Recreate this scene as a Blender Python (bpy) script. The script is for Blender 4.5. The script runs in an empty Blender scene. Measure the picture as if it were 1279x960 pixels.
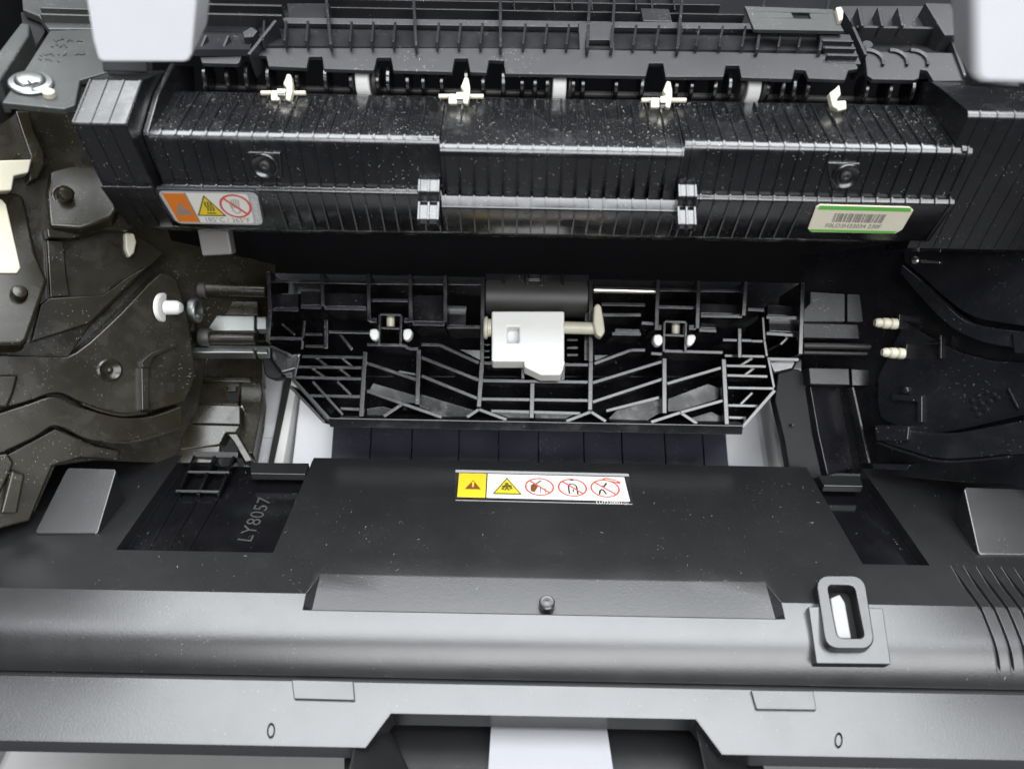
import bpy, bmesh, math, random
from mathutils import Vector
random.seed(11)
# ------------------------------------------------------------------ camera, world, lamps, exposure
F = 930.0                       # focal length in photograph pixels (1279 wide)
PITCH = math.radians(45)
ROLL = math.radians(1.1)
CZ = 44.0                       # camera height over the table, cm
SP, CP = math.sin(PITCH), math.cos(PITCH)
S = 0.01                        # cm -> m

def T(p):
    """design frame (x right, v up the picture, w depth; cm) -> world metres"""
    x, v, w = p
    return Vector((x*S, (v*SP + w*CP)*S, (CZ + v*CP - w*SP)*S))

scn = bpy.context.scene
COL = scn.collection
cam = bpy.data.cameras.new('camera')
cam.sensor_width = 36.0
cam.lens = 36.0*F/1279.0
cam.clip_start = 0.01
cam.clip_end = 50
cam.dof.use_dof = True
cam.dof.focus_distance = 0.27
cam.dof.aperture_fstop = 11.0
co = bpy.data.objects.new('camera', cam)
COL.objects.link(co)
co.location = T((0, 0, 0))
co.rotation_mode = 'XYZ'
from mathutils import Matrix
co.matrix_world = Matrix.Translation(T((0, 0, 0))) @ Matrix.Rotation(math.pi/2 - PITCH, 4, 'X') @ Matrix.Rotation(ROLL, 4, 'Z')
scn.camera = co

world = bpy.data.worlds.new('World')
scn.world = world
world.use_nodes = True
bg = world.node_tree.nodes['Background']
bg.inputs[0].default_value = (0.78, 0.88, 1.0, 1)
bg.inputs[1].default_value = 0.06

def area(name, loc, target, sx, sy, power, color):
    l = bpy.data.lights.new(name, 'AREA')
    l.shape = 'RECTANGLE'; l.size = sx; l.size_y = sy; l.energy = power; l.color = color
    o = bpy.data.objects.new(name, l); COL.objects.link(o)
    o.location = loc
    o.rotation_euler = (Vector(target) - Vector(loc)).to_track_quat('-Z', 'Y').to_euler()
    return o
area('ceiling_lamp', (0.05, 0.42, 1.65), (0.05, 0.34, 0.25), 1.9, 1.5, 90.0, (0.94, 0.97, 1.0))
area('front_fill_lamp', (0.30, -0.86, 1.26), (0.0, 0.2, 0.25), 1.7, 0.85, 34.0, (0.97, 0.98, 1.0))  # added fill light from above and behind the camera

vs = scn.view_settings
vs.view_transform = 'Standard'; vs.look = 'None'; vs.gamma = 1.0; vs.exposure = 0.0
try: vs.use_curve_mapping = False
except Exception: pass
scn.cycles.max_bounces = 4
scn.cycles.diffuse_bounces = 3
scn.cycles.glossy_bounces = 3
scn.cycles.adaptive_threshold = 0.03
scn.cycles.use_denoising = True

# ------------------------------------------------------------------ pixel -> place helpers
CR, SR = math.cos(ROLL), math.sin(ROLL)
def U(px, py):
    dx, dy = px - 639.5, py - 480.0
    return dx*CR + dy*SR, -dx*SR + dy*CR
def D(px, py, w):
    dx, dy = U(px, py)
    return Vector((dx*w/F, -dy*w/F, w))
def X(px, py, w): return D(px, py, w).x
def VW(py, w):                         # on the centre column, roll already removed
    return ((480.0 - py)*w/F, w)

class Plane:
    def __init__(s, p1, p2, p3):
        a, b, c = D(*p1), D(*p2), D(*p3)
        n = (b - a).cross(c - a).normalized()
        if n.dot(a) > 0: n = -n
        s.n = n; s.k = n.dot(a)
    def __call__(s, px, py, h=0.0):
        dx, dy = U(px, py)
        r = Vector((dx/F, -dy/F, 1.0))
        return r*((s.k + h)/s.n.dot(r))
def rowplane(y1, w1, y2, w2):
    """a plane that holds the X direction; rows y (roll removed) at depth w"""
    pl = Plane.__new__(Plane)
    a = Vector((0, -(y1-480)*w1/F, w1)); c = Vector((0, -(y2-480)*w2/F, w2))
    n = Vector((1, 0, 0)).cross(c - a).normalized()
    if n.dot(a) > 0: n = -n
    pl.n = n; pl.k = n.dot(a)
    return pl

# ------------------------------------------------------------------ mesh builder
LOC = {}
class MB:
    def __init__(s): s.v = []; s.f = []
    def add(s, vs, fs):
        b = len(s.v); s.v += [Vector(p) for p in vs]; s.f += [[b+i for i in q] for q in fs]; return s
    def hexa(s, a):                     # 8 points: 4 bottom loop, 4 top loop
        return s.add(a, [(3,2,1,0),(4,5,6,7),(0,1,5,4),(1,2,6,5),(2,3,7,6),(3,0,4,7)])
    def prism(s, top, bot):
        n = len(top)
        fs = [list(range(n)), list(range(2*n-1, n-1, -1))]
        for i in range(n):
            j = (i+1) % n; fs.append((i, n+i, n+j, j))
        return s.add(list(top)+list(bot), fs)
    def plate(s, poly, pl, h0, h1):
        top = [pl(x, y, h1) for x, y in poly]
        return s.prism(top, [p + pl.n*(h0-h1) for p in top])
    def wall(s, a, b, pl, wd, h0, h1):  # thin wall from pixel a to pixel b standing on plane
        A, B = pl(a[0], a[1], h1), pl(b[0], b[1], h1)
        t = (B-A).normalized(); q = pl.n.cross(t).normalized()*wd/2
        d = pl.n*(h0-h1)
        return s.hexa([A-q+d, B-q+d, B+q+d, A+q+d, A-q, B-q, B+q, A+q])
    def box(s, c, ex, ey, ez):          # centre and three half vectors
        c, ex, ey, ez = Vector(c), Vector(ex), Vector(ey), Vector(ez)
        return s.hexa([c-ex-ey-ez, c+ex-ey-ez, c+ex+ey-ez, c-ex+ey-ez, c-ex-ey+ez, c+ex-ey+ez, c+ex+ey+ez, c-ex+ey+ez])
    def lathe(s, a, axis, prof, n=20, start=0.0, cap=True):   # prof: (distance along axis, radius)
        a, axis = Vector(a), Vector(axis).normalized()
        u = axis.orthogonal().normalized(); w = axis.cross(u)
        vs = []
        for d, r in prof:
            for i in range(n):
                t = start + 2*math.pi*i/n
                vs.append(a + axis*d + (u*math.cos(t) + w*math.sin(t))*r)
        fs = []
        for k in range(len(prof)-1):
            for i in range(n):
                j = (i+1) % n
                fs.append((k*n+i, k*n+j, (k+1)*n+j, (k+1)*n+i))
        if cap:
            fs.append(list(range(n-1, -1, -1))); fs.append([(len(prof)-1)*n+i for i in range(n)])
        return s.add(vs, fs)
    def tube(s, a, b, r, n=16):
        a, b = Vector(a), Vector(b)
        return s.lathe(a, b-a, [(0, r*0.86), (r*0.14, r), ((b-a).length - r*0.14, r), ((b-a).length, r*0.86)], n)
    def loft(s, st):                    # stations of closed point loops
        n = len(st[0]); vs = [p for l in st for p in l]; fs = []
        for k in range(len(st)-1):
            for i in range(n):
                j = (i+1) % n
                fs.append((k*n+i, k*n+j, (k+1)*n+j, (k+1)*n+i))
        fs.append(list(range(n-1, -1, -1))); fs.append([(len(st)-1)*n+i for i in range(n)])
        return s.add(vs, fs)
    def ex(s, prof, x0, x1):            # closed (v,w) profile extruded along X
        return s.loft([[Vector((x0, v, w)) for v, w in prof], [Vector((x1, v, w)) for v, w in prof]])
    def build(s, name, mat, parent=None, bev=0.0, seg=2, smooth=True, ang=32):
        W = [T(p) for p in s.v]
        lo = Vector([min(p[i] for p in W) for i in range(3)]); hi = Vector([max(p[i] for p in W) for i in range(3)])
        o0 = Vector(((lo.x+hi.x)/2, (lo.y+hi.y)/2, lo.z))
        me = bpy.data.meshes.new(name)
        me.from_pydata([p-o0 for p in W], [], s.f)
        bm = bmesh.new(); bm.from_mesh(me)
        bmesh.ops.remove_doubles(bm, verts=bm.verts, dist=1e-6)
        bmesh.ops.dissolve_degenerate(bm, edges=bm.edges, dist=1e-6)
        bmesh.ops.recalc_face_normals(bm, faces=bm.faces)
        if smooth:
            lim = math.radians(ang)
            for f in bm.faces: f.smooth = True
            for e in bm.edges:
                e.smooth = not (len(e.link_faces) == 2 and e.calc_face_angle(0) > lim)
        bm.to_mesh(me); bm.free()
        me.materials.append(mat)
        o = bpy.data.objects.new(name, me); COL.objects.link(o)
        if bev > 0:
            m = o.modifiers.new('edge', 'BEVEL'); m.width = bev*S; m.segments = seg
            m.limit_method = 'ANGLE'; m.angle_limit = math.radians(38); m.harden_normals = True
            m.use_clamp_overlap = True
        put(o, o0, parent)
        return o
def put(o, wl, parent):
    LOC[o.name] = Vector(wl)
    if parent is not None:
        o.parent = parent; o.location = Vector(wl) - LOC[parent.name]
    else:
        o.location = wl
def thing(name, label, cat, at, group=None):
    o = bpy.data.objects.new(name, None); COL.objects.link(o)
    o.empty_display_size = 0.01
    put(o, T(at), None); tag(o, label, cat, group)
    return o
def tag(o, label=None, cat=None, group=None, kind=None):
    if label: o['label'] = label
    if cat: o['category'] = cat
    if group: o['group'] = group
    if kind: o['kind'] = kind
    return o
def dupx(o, dx, parent=None):
    """copy moved along X, cm; same parent unless given"""
    c = o.copy(); COL.objects.link(c)
    par = parent if parent is not None else o.parent
    put(c, LOC[o.name] + Vector((dx*S, 0, 0)), par)
    return c

# ------------------------------------------------------------------ materials
def mat(name, base, rough=0.4, rvar=0.12, bump=0.25, bscale=2200, dust=0.0, smudge=0.0, spec=0.5, metal=0.0, sss=0.0, dcol=(0.55,0.54,0.5), var=0.25):
    m = bpy.data.materials.new(name); m.use_nodes = True
    nt = m.node_tree; N = nt.nodes; L = nt.links
    b = N['Principled BSDF']
    b.inputs['Metallic'].default_value = metal
    b.inputs['Specular IOR Level'].default_value = spec
    geo = N.new('ShaderNodeNewGeometry')
    def noise(sc, det=3, rough_=0.6):
        n = N.new('ShaderNodeTexNoise'); n.inputs['Scale'].default_value = sc; n.inputs['Detail'].default_value = det
        n.inputs['Roughness'].default_value = rough_
        L.new(geo.outputs['Position'], n.inputs['Vector']); return n
    def math_(op, a, c, clamp=False):
        n = N.new('ShaderNodeMath'); n.operation = op; n.use_clamp = clamp
        for i, q in enumerate((a, c)):
            if isinstance(q, (int, float)): n.inputs[i].default_value = q
            else: L.new(q, n.inputs[i])
        return n.outputs[0]
    def remap(src, a, c, d, e):
        n = N.new('ShaderNodeMapRange'); L.new(src, n.inputs[0])
        for i, q in enumerate((a, c, d, e)): n.inputs[i+1].default_value = q
        return n.outputs[0]
    n1 = noise(45, 2)
    mix = N.new('ShaderNodeMix'); mix.data_type = 'RGBA'
    L.new(remap(n1.outputs[0], 0.3, 0.7, 0, 1), mix.inputs[0])
    mix.inputs[6].default_value = (*[c*(1-var) for c in base], 1)
    mix.inputs[7].default_value = (*[min(1, c*(1+var*0.6)) for c in base], 1)
    col = mix.outputs[2]
    r = remap(n1.outputs[0], 0.25, 0.75, rough-rvar/2, rough+rvar/2)
    if smudge > 0:
        n2 = noise(95, 3, 0.7)
        r = math_('ADD', r, remap(n2.outputs[0], 0.5, 0.68, 0, smudge), True)
    if dust > 0:
        v = N.new('ShaderNodeTexVoronoi'); v.inputs['Scale'].default_value = 2100
        L.new(geo.outputs['Position'], v.inputs['Vector'])
        pat = noise(60, 1)
        thr = remap(pat.outputs[0], 0.35, 0.7, 0.04, 0.26)
        speck = math_('LESS_THAN', v.outputs['Distance'], thr)
        sep = N.new('ShaderNodeSeparateColor'); L.new(v.outputs['Color'], sep.inputs[0])
        speck = math_('MULTIPLY', speck, math_('LESS_THAN', sep.outputs[0], dust))
        film = remap(pat.outputs[0], 0.35, 0.75, 0.0, 0.02*min(1, dust*3))
        fac = math_('MAXIMUM', math_('MULTIPLY', speck, 0.75), film)
        mx = N.new('ShaderNodeMix'); mx.data_type = 'RGBA'
        L.new(fac, mx.inputs[0]); L.new(col, mx.inputs[6]); mx.inputs[7].default_value = (*dcol, 1)
        col = mx.outputs[2]
        r = math_('ADD', r, math_('MULTIPLY', speck, 0.4), True)
    L.new(col, b.inputs['Base Color']); L.new(r, b.inputs['Roughness'])
    if sss > 0:
        b.inputs['Subsurface Weight'].default_value = sss
        b.inputs['Subsurface Radius'].default_value = (0.004, 0.003, 0.002)
    if bump > 0:
        bp = N.new('ShaderNodeBump'); bp.inputs['Strength'].default_value = bump; bp.inputs['Distance'].default_value = 0.00003
        nb = noise(bscale, 0)
        L.new(nb.outputs[0], bp.inputs['Height']); L.new(bp.outputs[0], b.inputs['Normal'])
    return m
M_COVER = mat('textured_black_plastic', (0.009, 0.009, 0.0097), 0.32, 0.035, 0.55, 1900, dust=0.03, smudge=0.025, spec=0.95, dcol=(0.33, 0.33, 0.32), var=0.1)
M_FUSER = mat('glossy_black_plastic', (0.006, 0.006, 0.007), 0.21, 0.10, 0.0, 2600, dust=0.07, smudge=0.13, spec=1.0)
M_GUIDE = mat('satin_black_plastic', (0.013, 0.013, 0.015), 0.42, 0.10, 0.25, 2600, dust=0.10)
M_FEED = mat('black_feed_plastic', (0.004, 0.004, 0.005), 0.18, 0.06, 0.0, 2200, dust=0.03, smudge=0.08, spec=1.0)
M_OLIVE = mat('olive_lit_black_plastic', (0.0125, 0.0106, 0.0055), 0.25, 0.12, 0.0, 2400, dust=0.09, smudge=0.10, spec=0.55)  # black plastic; warm reflected light on the left side put into the colour
M_RIGHT = mat('shaded_side_plastic', (0.006, 0.006, 0.0078), 0.26, 0.12, 0.0, 2400, dust=0.07, smudge=0.12)  # darker, bluer base colour stands for the shade on the right side
M_BACK = mat('matte_black_plastic', (0.005, 0.005, 0.006), 0.6, 0.1, 0.0, 2000, spec=0.25)
M_HOLE = mat('hole_shade_black', (0.003, 0.003, 0.003), 0.9, 0.05, 0.0)  # near-black colour stands for the shade inside holes and slots
M_WHITE = mat('white_plastic', (0.70, 0.70, 0.675), 0.38, 0.06, 0.0, 1800, var=0.03)
M_CASE = mat('white_casing_plastic', (0.86, 0.87, 0.90), 0.45, 0.06, 0.2, 2200, var=0.02)
M_CREAM = mat('cream_plastic', (0.47, 0.45, 0.35), 0.38, 0.06, 0.0, 1800, var=0.05)
M_CREAM2 = mat('dull_white_plastic', (0.24, 0.24, 0.235), 0.42, 0.06, 0.0, 1800, var=0.06)
M_TRAY = mat('pale_grey_plastic', (0.74, 0.75, 0.77), 0.5, 0.06, 0.0, 1800, var=0.05)
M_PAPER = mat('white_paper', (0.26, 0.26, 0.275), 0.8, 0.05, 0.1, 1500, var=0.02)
M_LIFT = mat('blue_black_plastic', (0.026, 0.027, 0.038), 0.45, 0.1, 0.0, 2200, dust=0.10)
M_METAL = mat('zinc_steel', (0.36, 0.375, 0.365), 0.42, 0.15, 0.0, 1500, metal=1.0, var=0.15)
M_ROD = mat('polished_steel', (0.66, 0.64, 0.58), 0.25, 0.1, 0.0, 1500, metal=1.0, var=0.1)
M_PLATE = mat('grey_sheet_plastic', (0.040, 0.042, 0.040), 0.42, 0.1, 0.3, 1200, dust=0.12)
M_RUBBER = mat('dark_rubber', (0.028, 0.027, 0.025), 0.5, 0.1, 0.0, 1500)
M_GLOSSBLK = mat('label_film_black', (0.02, 0.02, 0.022), 0.25, 0.05, 0.0, 1000)
M_LINT = mat('pale_lint', (0.36, 0.355, 0.34), 0.9, 0.02, 0.0, 100, var=0.15)
M_TABLE = mat('grey_tabletop', (0.045, 0.045, 0.05), 0.5, 0.1, 0.1, 600, var=0.08)
def ink(n, c, r=0.4): return mat(n, c, r, 0.04, 0.0, 1000, var=0.03)
M_ORANGE = ink('orange_ink', (0.55, 0.15, 0.012)); M_YELLOW = ink('yellow_ink', (0.62, 0.45, 0.02))
M_LWHITE = ink('label_white', (0.62, 0.61, 0.56)); M_LCREAM = ink('label_cream', (0.64, 0.60, 0.48))
M_GREEN = ink('green_ink', (0.10, 0.42, 0.05)); M_RED = ink('red_ink', (0.55, 0.08, 0.06)); M_INK = ink('black_ink', (0.03, 0.028, 0.026))
M_BROWN = ink('brown_ink', (0.16, 0.055, 0.02)); M_GREY = ink('grey_ink', (0.20, 0.19, 0.18)); M_LGREY = ink('label_grey', (0.34, 0.34, 0.34))
M_OLINE = ink('olive_ink', (0.13, 0.12, 0.02)); M_FAINT = ink('faint_grey_ink', (0.36, 0.35, 0.31))

# ------------------------------------------------------------------ flat print on labels
class Art:
    def __init__(s, pl, A, B, C, h=0.0):   # pixel corners: lower-left, lower-right, upper-left
        s.o = pl(*A, h); s.u = pl(*B, h) - s.o; s.w = pl(*C, h) - s.o; s.n = pl.n; s.mb = {}; s.asp = s.u.length/s.w.length
    def p(s, u, v, k): return s.o + s.u*u + s.w*v + s.n*(0.004*k)
    def poly(s, key, pts, k=1):
        m = s.mb.setdefault(key, MB()); m.add([s.p(u, v, k) for u, v in pts], [list(range(len(pts)))])
    def line(s, key, a, b, wd, k=1):       # wd in v units
        ax, ay, bx, by = a[0]*s.asp, a[1], b[0]*s.asp, b[1]
        d = math.hypot(bx-ax, by-ay) or 1; nx, ny = -(by-ay)/d*wd/2, (bx-ax)/d*wd/2
        s.poly(key, [((ax+nx)/s.asp, ay+ny), ((bx+nx)/s.asp, by+ny), ((bx-nx)/s.asp, by-ny), ((ax-nx)/s.asp, ay-ny)], k)
    def path(s, key, pts, wd, k=1):
        for a, b in zip(pts, pts[1:]): s.line(key, a, b, wd, k)
    def ring(s, key, c, r, wd, k=1, n=36, a0=0, a1=2*math.pi, sx=1.0):
        pts = [(c[0] + math.cos(a0+(a1-a0)*i/n)*r*sx/s.asp, c[1] + math.sin(a0+(a1-a0)*i/n)*r) for i in range(n+1)]
        s.path(key, pts, wd, k)
    def tri(s, key, c, hw, hh, k=1): s.poly(key, [(c[0]-hw/s.asp, c[1]-hh), (c[0]+hw/s.asp, c[1]-hh), (c[0], c[1]+hh)], k)
    def rrect(s, key, u0, v0, u1, v1, r, k=1):
        pts = []
        for (cu, cv, a) in ((u1-r/s.asp, v1-r, 0), (u0+r/s.asp, v1-r, 90), (u0+r/s.asp, v0+r, 180), (u1-r/s.asp, v0+r, 270)):
            for q in range(5):
                t = math.radians(a + 22.5*q); pts.append((cu+math.cos(t)*r/s.asp, cv+math.sin(t)*r))
        s.poly(key, pts, k)
    def flush(s, parent, names, mats):
        for k, m in s.mb.items():
            m.build(names[k], mats[k], parent, smooth=False)
        s.mb = {}
def text_mesh(txt):
    cu = bpy.data.curves.new('lettering', 'FONT'); cu.body = txt; cu.size = 1.0; cu.resolution_u = 3
    ob = bpy.data.objects.new('lettering', cu); COL.objects.link(ob)
    bpy.context.view_layer.update()
    me = ob.to_mesh(); vs = [v.co.copy() for v in me.vertices]; fs = [list(p.vertices) for p in me.polygons]
    ob.to_mesh_clear(); bpy.data.objects.remove(ob); bpy.data.curves.remove(cu)
    return vs, fs
def text(txt, pl, A, B, C, mt, parent, h=0.01, name='lettering', thick=0.0):
    vs, fs = text_mesh(txt)
    x0 = min(v.x for v in vs); x1 = max(v.x for v in vs); y0 = min(v.y for v in vs); y1 = max(v.y for v in vs)
    o = pl(*A, h); u = pl(*B, h)-o; w = pl(*C, h)-o
    m = MB(); m.add([o + u*((v.x-x0)/(x1-x0)) + w*((v.y-y0)/(y1-y0)) for v in vs], fs)
    return m.build(name, mt, parent, smooth=False)

# ================================================================== SETTING
m = MB()
tz = -CZ
def wd(x, y, z):                       # world cm -> design frame
    z -= CZ
    return Vector((x, y*SP + z*CP, y*CP - z*SP))
m.add([wd(-120, -60, 0), wd(120, -60, 0), wd(120, 120, 0), wd(-120, 120, 0)], [(0,1,2,3)])
tag(m.build('tabletop', M_TABLE, smooth=False), kind='structure')

# printer casing: the shell the inside parts stand in
cs = thing('printer_casing', 'white printer casing with black cavity walls around the open inside', 'casing', wd(0, 40, 0.2))
m = MB(); m.hexa([wd(-21, 9.2, 0.4), wd(23.5, 9.2, 0.4), wd(23.5, 50, 0.4), wd(-21, 50, 0.4), wd(-21, 9.2, 11), wd(23.5, 9.2, 11), wd(23.5, 50, 11), wd(-21, 50, 11)])
m.build('lower_shell', M_CREAM2, cs, bev=0.5, seg=3)
def wbox(x0, x1, y0, y1, z0, z1):
    return MB().hexa([wd(x0,y0,z0), wd(x1,y0,z0), wd(x1,y1,z0), wd(x0,y1,z0), wd(x0,y0,z1), wd(x1,y0,z1), wd(x1,y1,z1), wd(x0,y1,z1)])
wbox(-20.5, 23, 36.0, 37.0, 11.3, 60).build('rear_wall', M_BACK, cs)  # extended upward, out of view, to keep the ceiling lamp off the deck
wbox(-21, -20, 13, 36, 11.3, 40).build('side_wall', M_BACK, cs)
wbox(22.5, 23.5, 13, 36, 11.3, 40).build('side_wall', M_BACK, cs)

# ================================================================== FRONT COVER (open, lying towards the viewer)
PC = Plane.__new__(Plane)
_n = Vector((0, 1.0/18150*F, -510.0/18150))
PC.n = _n.normalized(); PC.k = -1.0/_n.length     # faces the camera
if PC.k > 0: PC.n = -PC.n; PC.k = -PC.k
NC = (PC.n.y, PC.n.z)
def cpt(y, h=0.0):
    w = 18150.0/(y+30); v, w = VW(y, w)
    return (v + NC[0]*h, w + NC[1]*h)
ARC0 = cpt(746); RAD = 2.2
TH0, TH1 = math.radians(28.7), math.radians(97)
def arcpt(t, h=0.0):
    t = min(max(t, 0.0), 1.0); k = min(int(t*40), 39); f = t*40-k
    a, b = ARC[k], ARC[k+1]; th = a[2]+(b[2]-a[2])*f
    return (a[0]+(b[0]-a[0])*f + math.cos(th)*h, a[1]+(b[1]-a[1])*f - math.sin(th)*h)
def arcth(t):
    u = max(0.0, (t-0.40)/0.60)
    return math.radians(47 + 7*min(t/0.4, 1) + 48*u**0.95)
ARC = [(ARC0[0], ARC0[1], arcth(0))]
for _k in range(40):
    _a = ARC[-1]; _th = arcth((_k+0.5)/40); _l = 2.52/40
    ARC.append((_a[0]-math.sin(_th)*_l, _a[1]-math.cos(_th)*_l, arcth((_k+1)/40)))
NA = 14
RIMA = arcpt(1.0)
def rim(L, ang=47): 
    a = math.radians(ang)
    return (RIMA[0]-0.10 - math.sin(a)*L, RIMA[1]-0.15 - math.cos(a)*L)
def cover_profile(recess=0.0, notch=False, handle=False, hole=False, groove=0.0):
    P = [cpt(576, -1.3), cpt(576, -recess), cpt(694, -recess), cpt(695.5, 0)]
    h = -1.3 if hole else 0
    if notch:
        a_, b2 = cpt(720), arcpt(0.20, -0.16); P += [a_, (a_[0]*.95+b2[0]*.05, a_[1]*.95+b2[1]*.05)]
    else:
        P += [cpt(718, -groove), cpt(735 if hole else 746, h if hole else -groove)]
    for i in range(1, NA):
        t = i/NA
        if notch and i <= 2:
            a = cpt(720); b = arcpt(0.20, -0.16)
            q = 0.5 if i == 1 else 0.97
            P.append((a[0]+(b[0]-a[0])*q, a[1]+(b[1]-a[1])*q))
        elif notch and i == 3: P.append(arcpt(0.215))
        elif hole and i <= 6: P.append(arcpt(0.05+t*0.95, -1.3))
        elif hole and i == 7: P.append(arcpt(0.5, 0))
        elif groove and t < 0.75: P.append(arcpt(t, -groove))
        else: P.append(arcpt(t))
    P += [arcpt(1.0), (RIMA[0]-0.02, RIMA[1]+0.10), rim(0.0), rim(0.12)]
    L = 0.85 if handle else 1.8
    e = rim(L); 
    P += [rim(L-0.10), (e[0]-0.03, e[1]+0.0), (e[0]-0.10, e[1]+0.10)]
    d = 0.75
    P += [(e[0]-0.10-d*0.75, e[1]+0.10+d*0.75), (RIMA[0]-1.6, RIMA[1]+2.3), cpt(695, -1.6)]
    return P
base_p = cover_profile()
cov = thing('front_cover', 'black open front cover with curved lip and a yellow and white warning label', 'printer cover', wd(1, 10, 11.5))
st = []
def addst(x, prof): st.append([Vector((x, v, w)) for v, w in prof])
xL, xR = -19.5, 21.5
rec = cover_profile(recess=0.5); nt_ = cover_profile(notch=True); hd = cover_profile(handle=True); hl = cover_profile(hole=True); gr = cover_profile(groove=0.12)
nh = cover_profile(notch=True, handle=True)
seq = [(xL, base_p), (-13.2, base_p), (-13.2, rec), (-7.95, rec), (-7.92, base_p),
       (-6.35, base_p), (-6.1, nt_), (-3.95, nt_), (-3.35, nh), (5.55, nh), (6.15, nt_), (8.35, nt_), (8.6, base_p),
       (10.05, base_p), (10.05, hl), (10.92, hl), (10.92, base_p), (11.9, base_p), (11.9, rec), (14.15, rec), (14.15, base_p)]
for k in range(6):
    x = 14.75 + k*0.42
    seq += [(x, base_p), (x+0.02, gr), (x+0.11, gr), (x+0.13, base_p)]
seq += [(xR, base_p)]
for x, p in seq: addst(x, p)
m = MB(); m.loft(st)
body = m.build('panel', M_COVER, cov, bev=0.035, seg=2, ang=14)
# far lip strips of the two recesses
for a in ([(313, 577), (386, 578), (381, 592), (313, 591)], [(1021, 593), (1074, 594), (1078, 607), (1029, 606)]):
    pl = rowplane(577, 29.6, 592, 28.95)
    m = MB(); m.plate(a, pl, -0.3, 0.0); m.build('lip', M_COVER, cov, bev=0.03)
# tilted pads
for poly in ([(84, 583), (146, 585), (122, 666), (42, 666)], [(1203, 607), (1300, 610), (1335, 693), (1222, 692)]):
    def rr(poly, r=0.14):
        out = []
        n = len(poly)
        for i in range(n):
            p, q, s_ = Vector(poly[i-1]), Vector(poly[i]), Vector(poly[(i+1) % n])
            for t in (0.16, 0.06): out.append(tuple(q + (p-q)*t*0.6))
            for t in (0.06, 0.16): out.append(tuple(q + (s_-q)*t*0.6))
        return out
    pp = rr(poly); ys = [y for x, y in poly]
    top = [PC(x, y, 0.06 + 1.35*(max(ys)-y)/(max(ys)-min(ys))) for x, y in pp]
    m = MB(); m.prism(top, [p - PC.n*((p.dot(PC.n)-PC.k) + 0.3) for p in top]); m.build('pad', M_COVER, cov, bev=0.06)
# polished floors of the two recesses
M_POL = mat('polished_black_plastic', (0.004, 0.004, 0.005), 0.13, 0.05, 0.0, dust=0.05)
for x0, x1 in ((-13.18, -7.96), (11.92, 14.13)):
    m = MB(); m.ex([cpt(577, -0.49), cpt(693, -0.49), cpt(693, -0.55), cpt(577, -0.55)], x0, x1); m.build('recess_floor', M_POL, cov)
# ladder of ribs in the left recess
PRF = Plane.__new__(Plane); PRF.n = PC.n; PRF.k = PC.k - 0.5
for a, b, c_ in (((244, 566), (222, 616), (184, 688)), ((269, 567), (247, 617), (208, 689)), ((293, 567), (272, 618), (232, 690))):
    m = MB(); q = Vector((0.055, 0, 0)); d = PC.n
    A0, B0 = PRF(*a, .6), PRF(*b, .24); m.hexa([A0-q-d*.65, B0-q-d*.3, B0+q-d*.3, A0+q-d*.65, A0-q, B0-q, B0+q, A0+q]); m.build('ladder_post', M_COVER, cov, bev=0.02)
    A0, B0 = PRF(b[0], b[1]+2, .09), PRF(*c_, .03); m.hexa([A0-q-d*.15, B0-q-d*.1, B0+q-d*.1, A0+q-d*.15, A0-q, B0-q, B0+q, A0+q]); m.build('ladder_rib', M_POL, cov, bev=0.01)
for a, b, h1 in (((240, 567), (297, 568), 0.62), ((234, 589), (286, 590), 0.44), ((219, 613), (273, 614), 0.27)):
    ym = U((a[0]+b[0])/2, (a[1]+b[1])/2)[1] + 480; wm = PRF((a[0]+b[0])/2, (a[1]+b[1])/2, h1).z
    m = MB(); m.wall(a, b, rowplane(ym-6, wm+0.03, ym+6, wm-0.03), 0.10 if h1 < .5 else 0.22, -h1*0.8, 0.0); m.build('ladder_rung', M_COVER, cov, bev=0.02)
# moulded mark in the left recess, reading up the panel
text('LY8057', PRF, (314, 676), (340, 622), (296, 674), M_PLATE, cov, h=0.03, name='moulded_mark')
# button in the ledge
LEDG = rowplane(724, 23.9, 764, 23.05)
m = MB(); c = LEDG(683, 754, -0.02); m.lathe(c - LEDG.n*0.1, LEDG.n, [(0, 0.25), (0.2, 0.25), (0.235, 0.21), (0.225, 0.14), (0.24, 0.05)], 24); m.build('button', M_COVER, cov)
# small clips at the foot of the roll and the oval marks in the rim
def rimplane():
    a, b = rim(0.0), rim(1.5)
    pl = Plane.__new__(Plane); d = Vector((0, b[0]-a[0], b[1]-a[1])); n = Vector((1, 0, 0)).cross(d).normalized()
    p0 = Vector((0, a[0], a[1]))
    if n.dot(p0) > 0: n = -n
    pl.n = n; pl.k = n.dot(p0); return pl
RP = rimplane()
for a in ([(364, 848), (441, 850), (443, 874), (367, 872)], [(938, 861), (1016, 862), (1020, 886), (945, 885)]):
    m = MB(); m.plate(a, RP, -0.1, 0.10); m.build('clip', M_COVER, cov, bev=0.03)
for x, y in ((338, 912), (1047, 924)):
    m = MB()
    A = Art(RP, (x-5, y+10), (x+5, y+10), (x-4, y-10), 0.012)
    for i in range(20):
        t0, t1 = 2*math.pi*i/20, 2*math.pi*(i+1)/20
        f = lambda t, r: (0.5+0.5*r*math.cos(t), 0.5+0.5*r*math.sin(t))
        lo = [A.p(*f(t0, 0.7), -3), A.p(*f(t1, 0.7), -3), A.p(*f(t1, 1.0), -3), A.p(*f(t0, 1.0), -3)]
        hi = [p + RP.n*0.022 for p in lo]
        m.hexa(lo+hi)
    m.build('oval_mark', M_COVER, cov)
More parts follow.
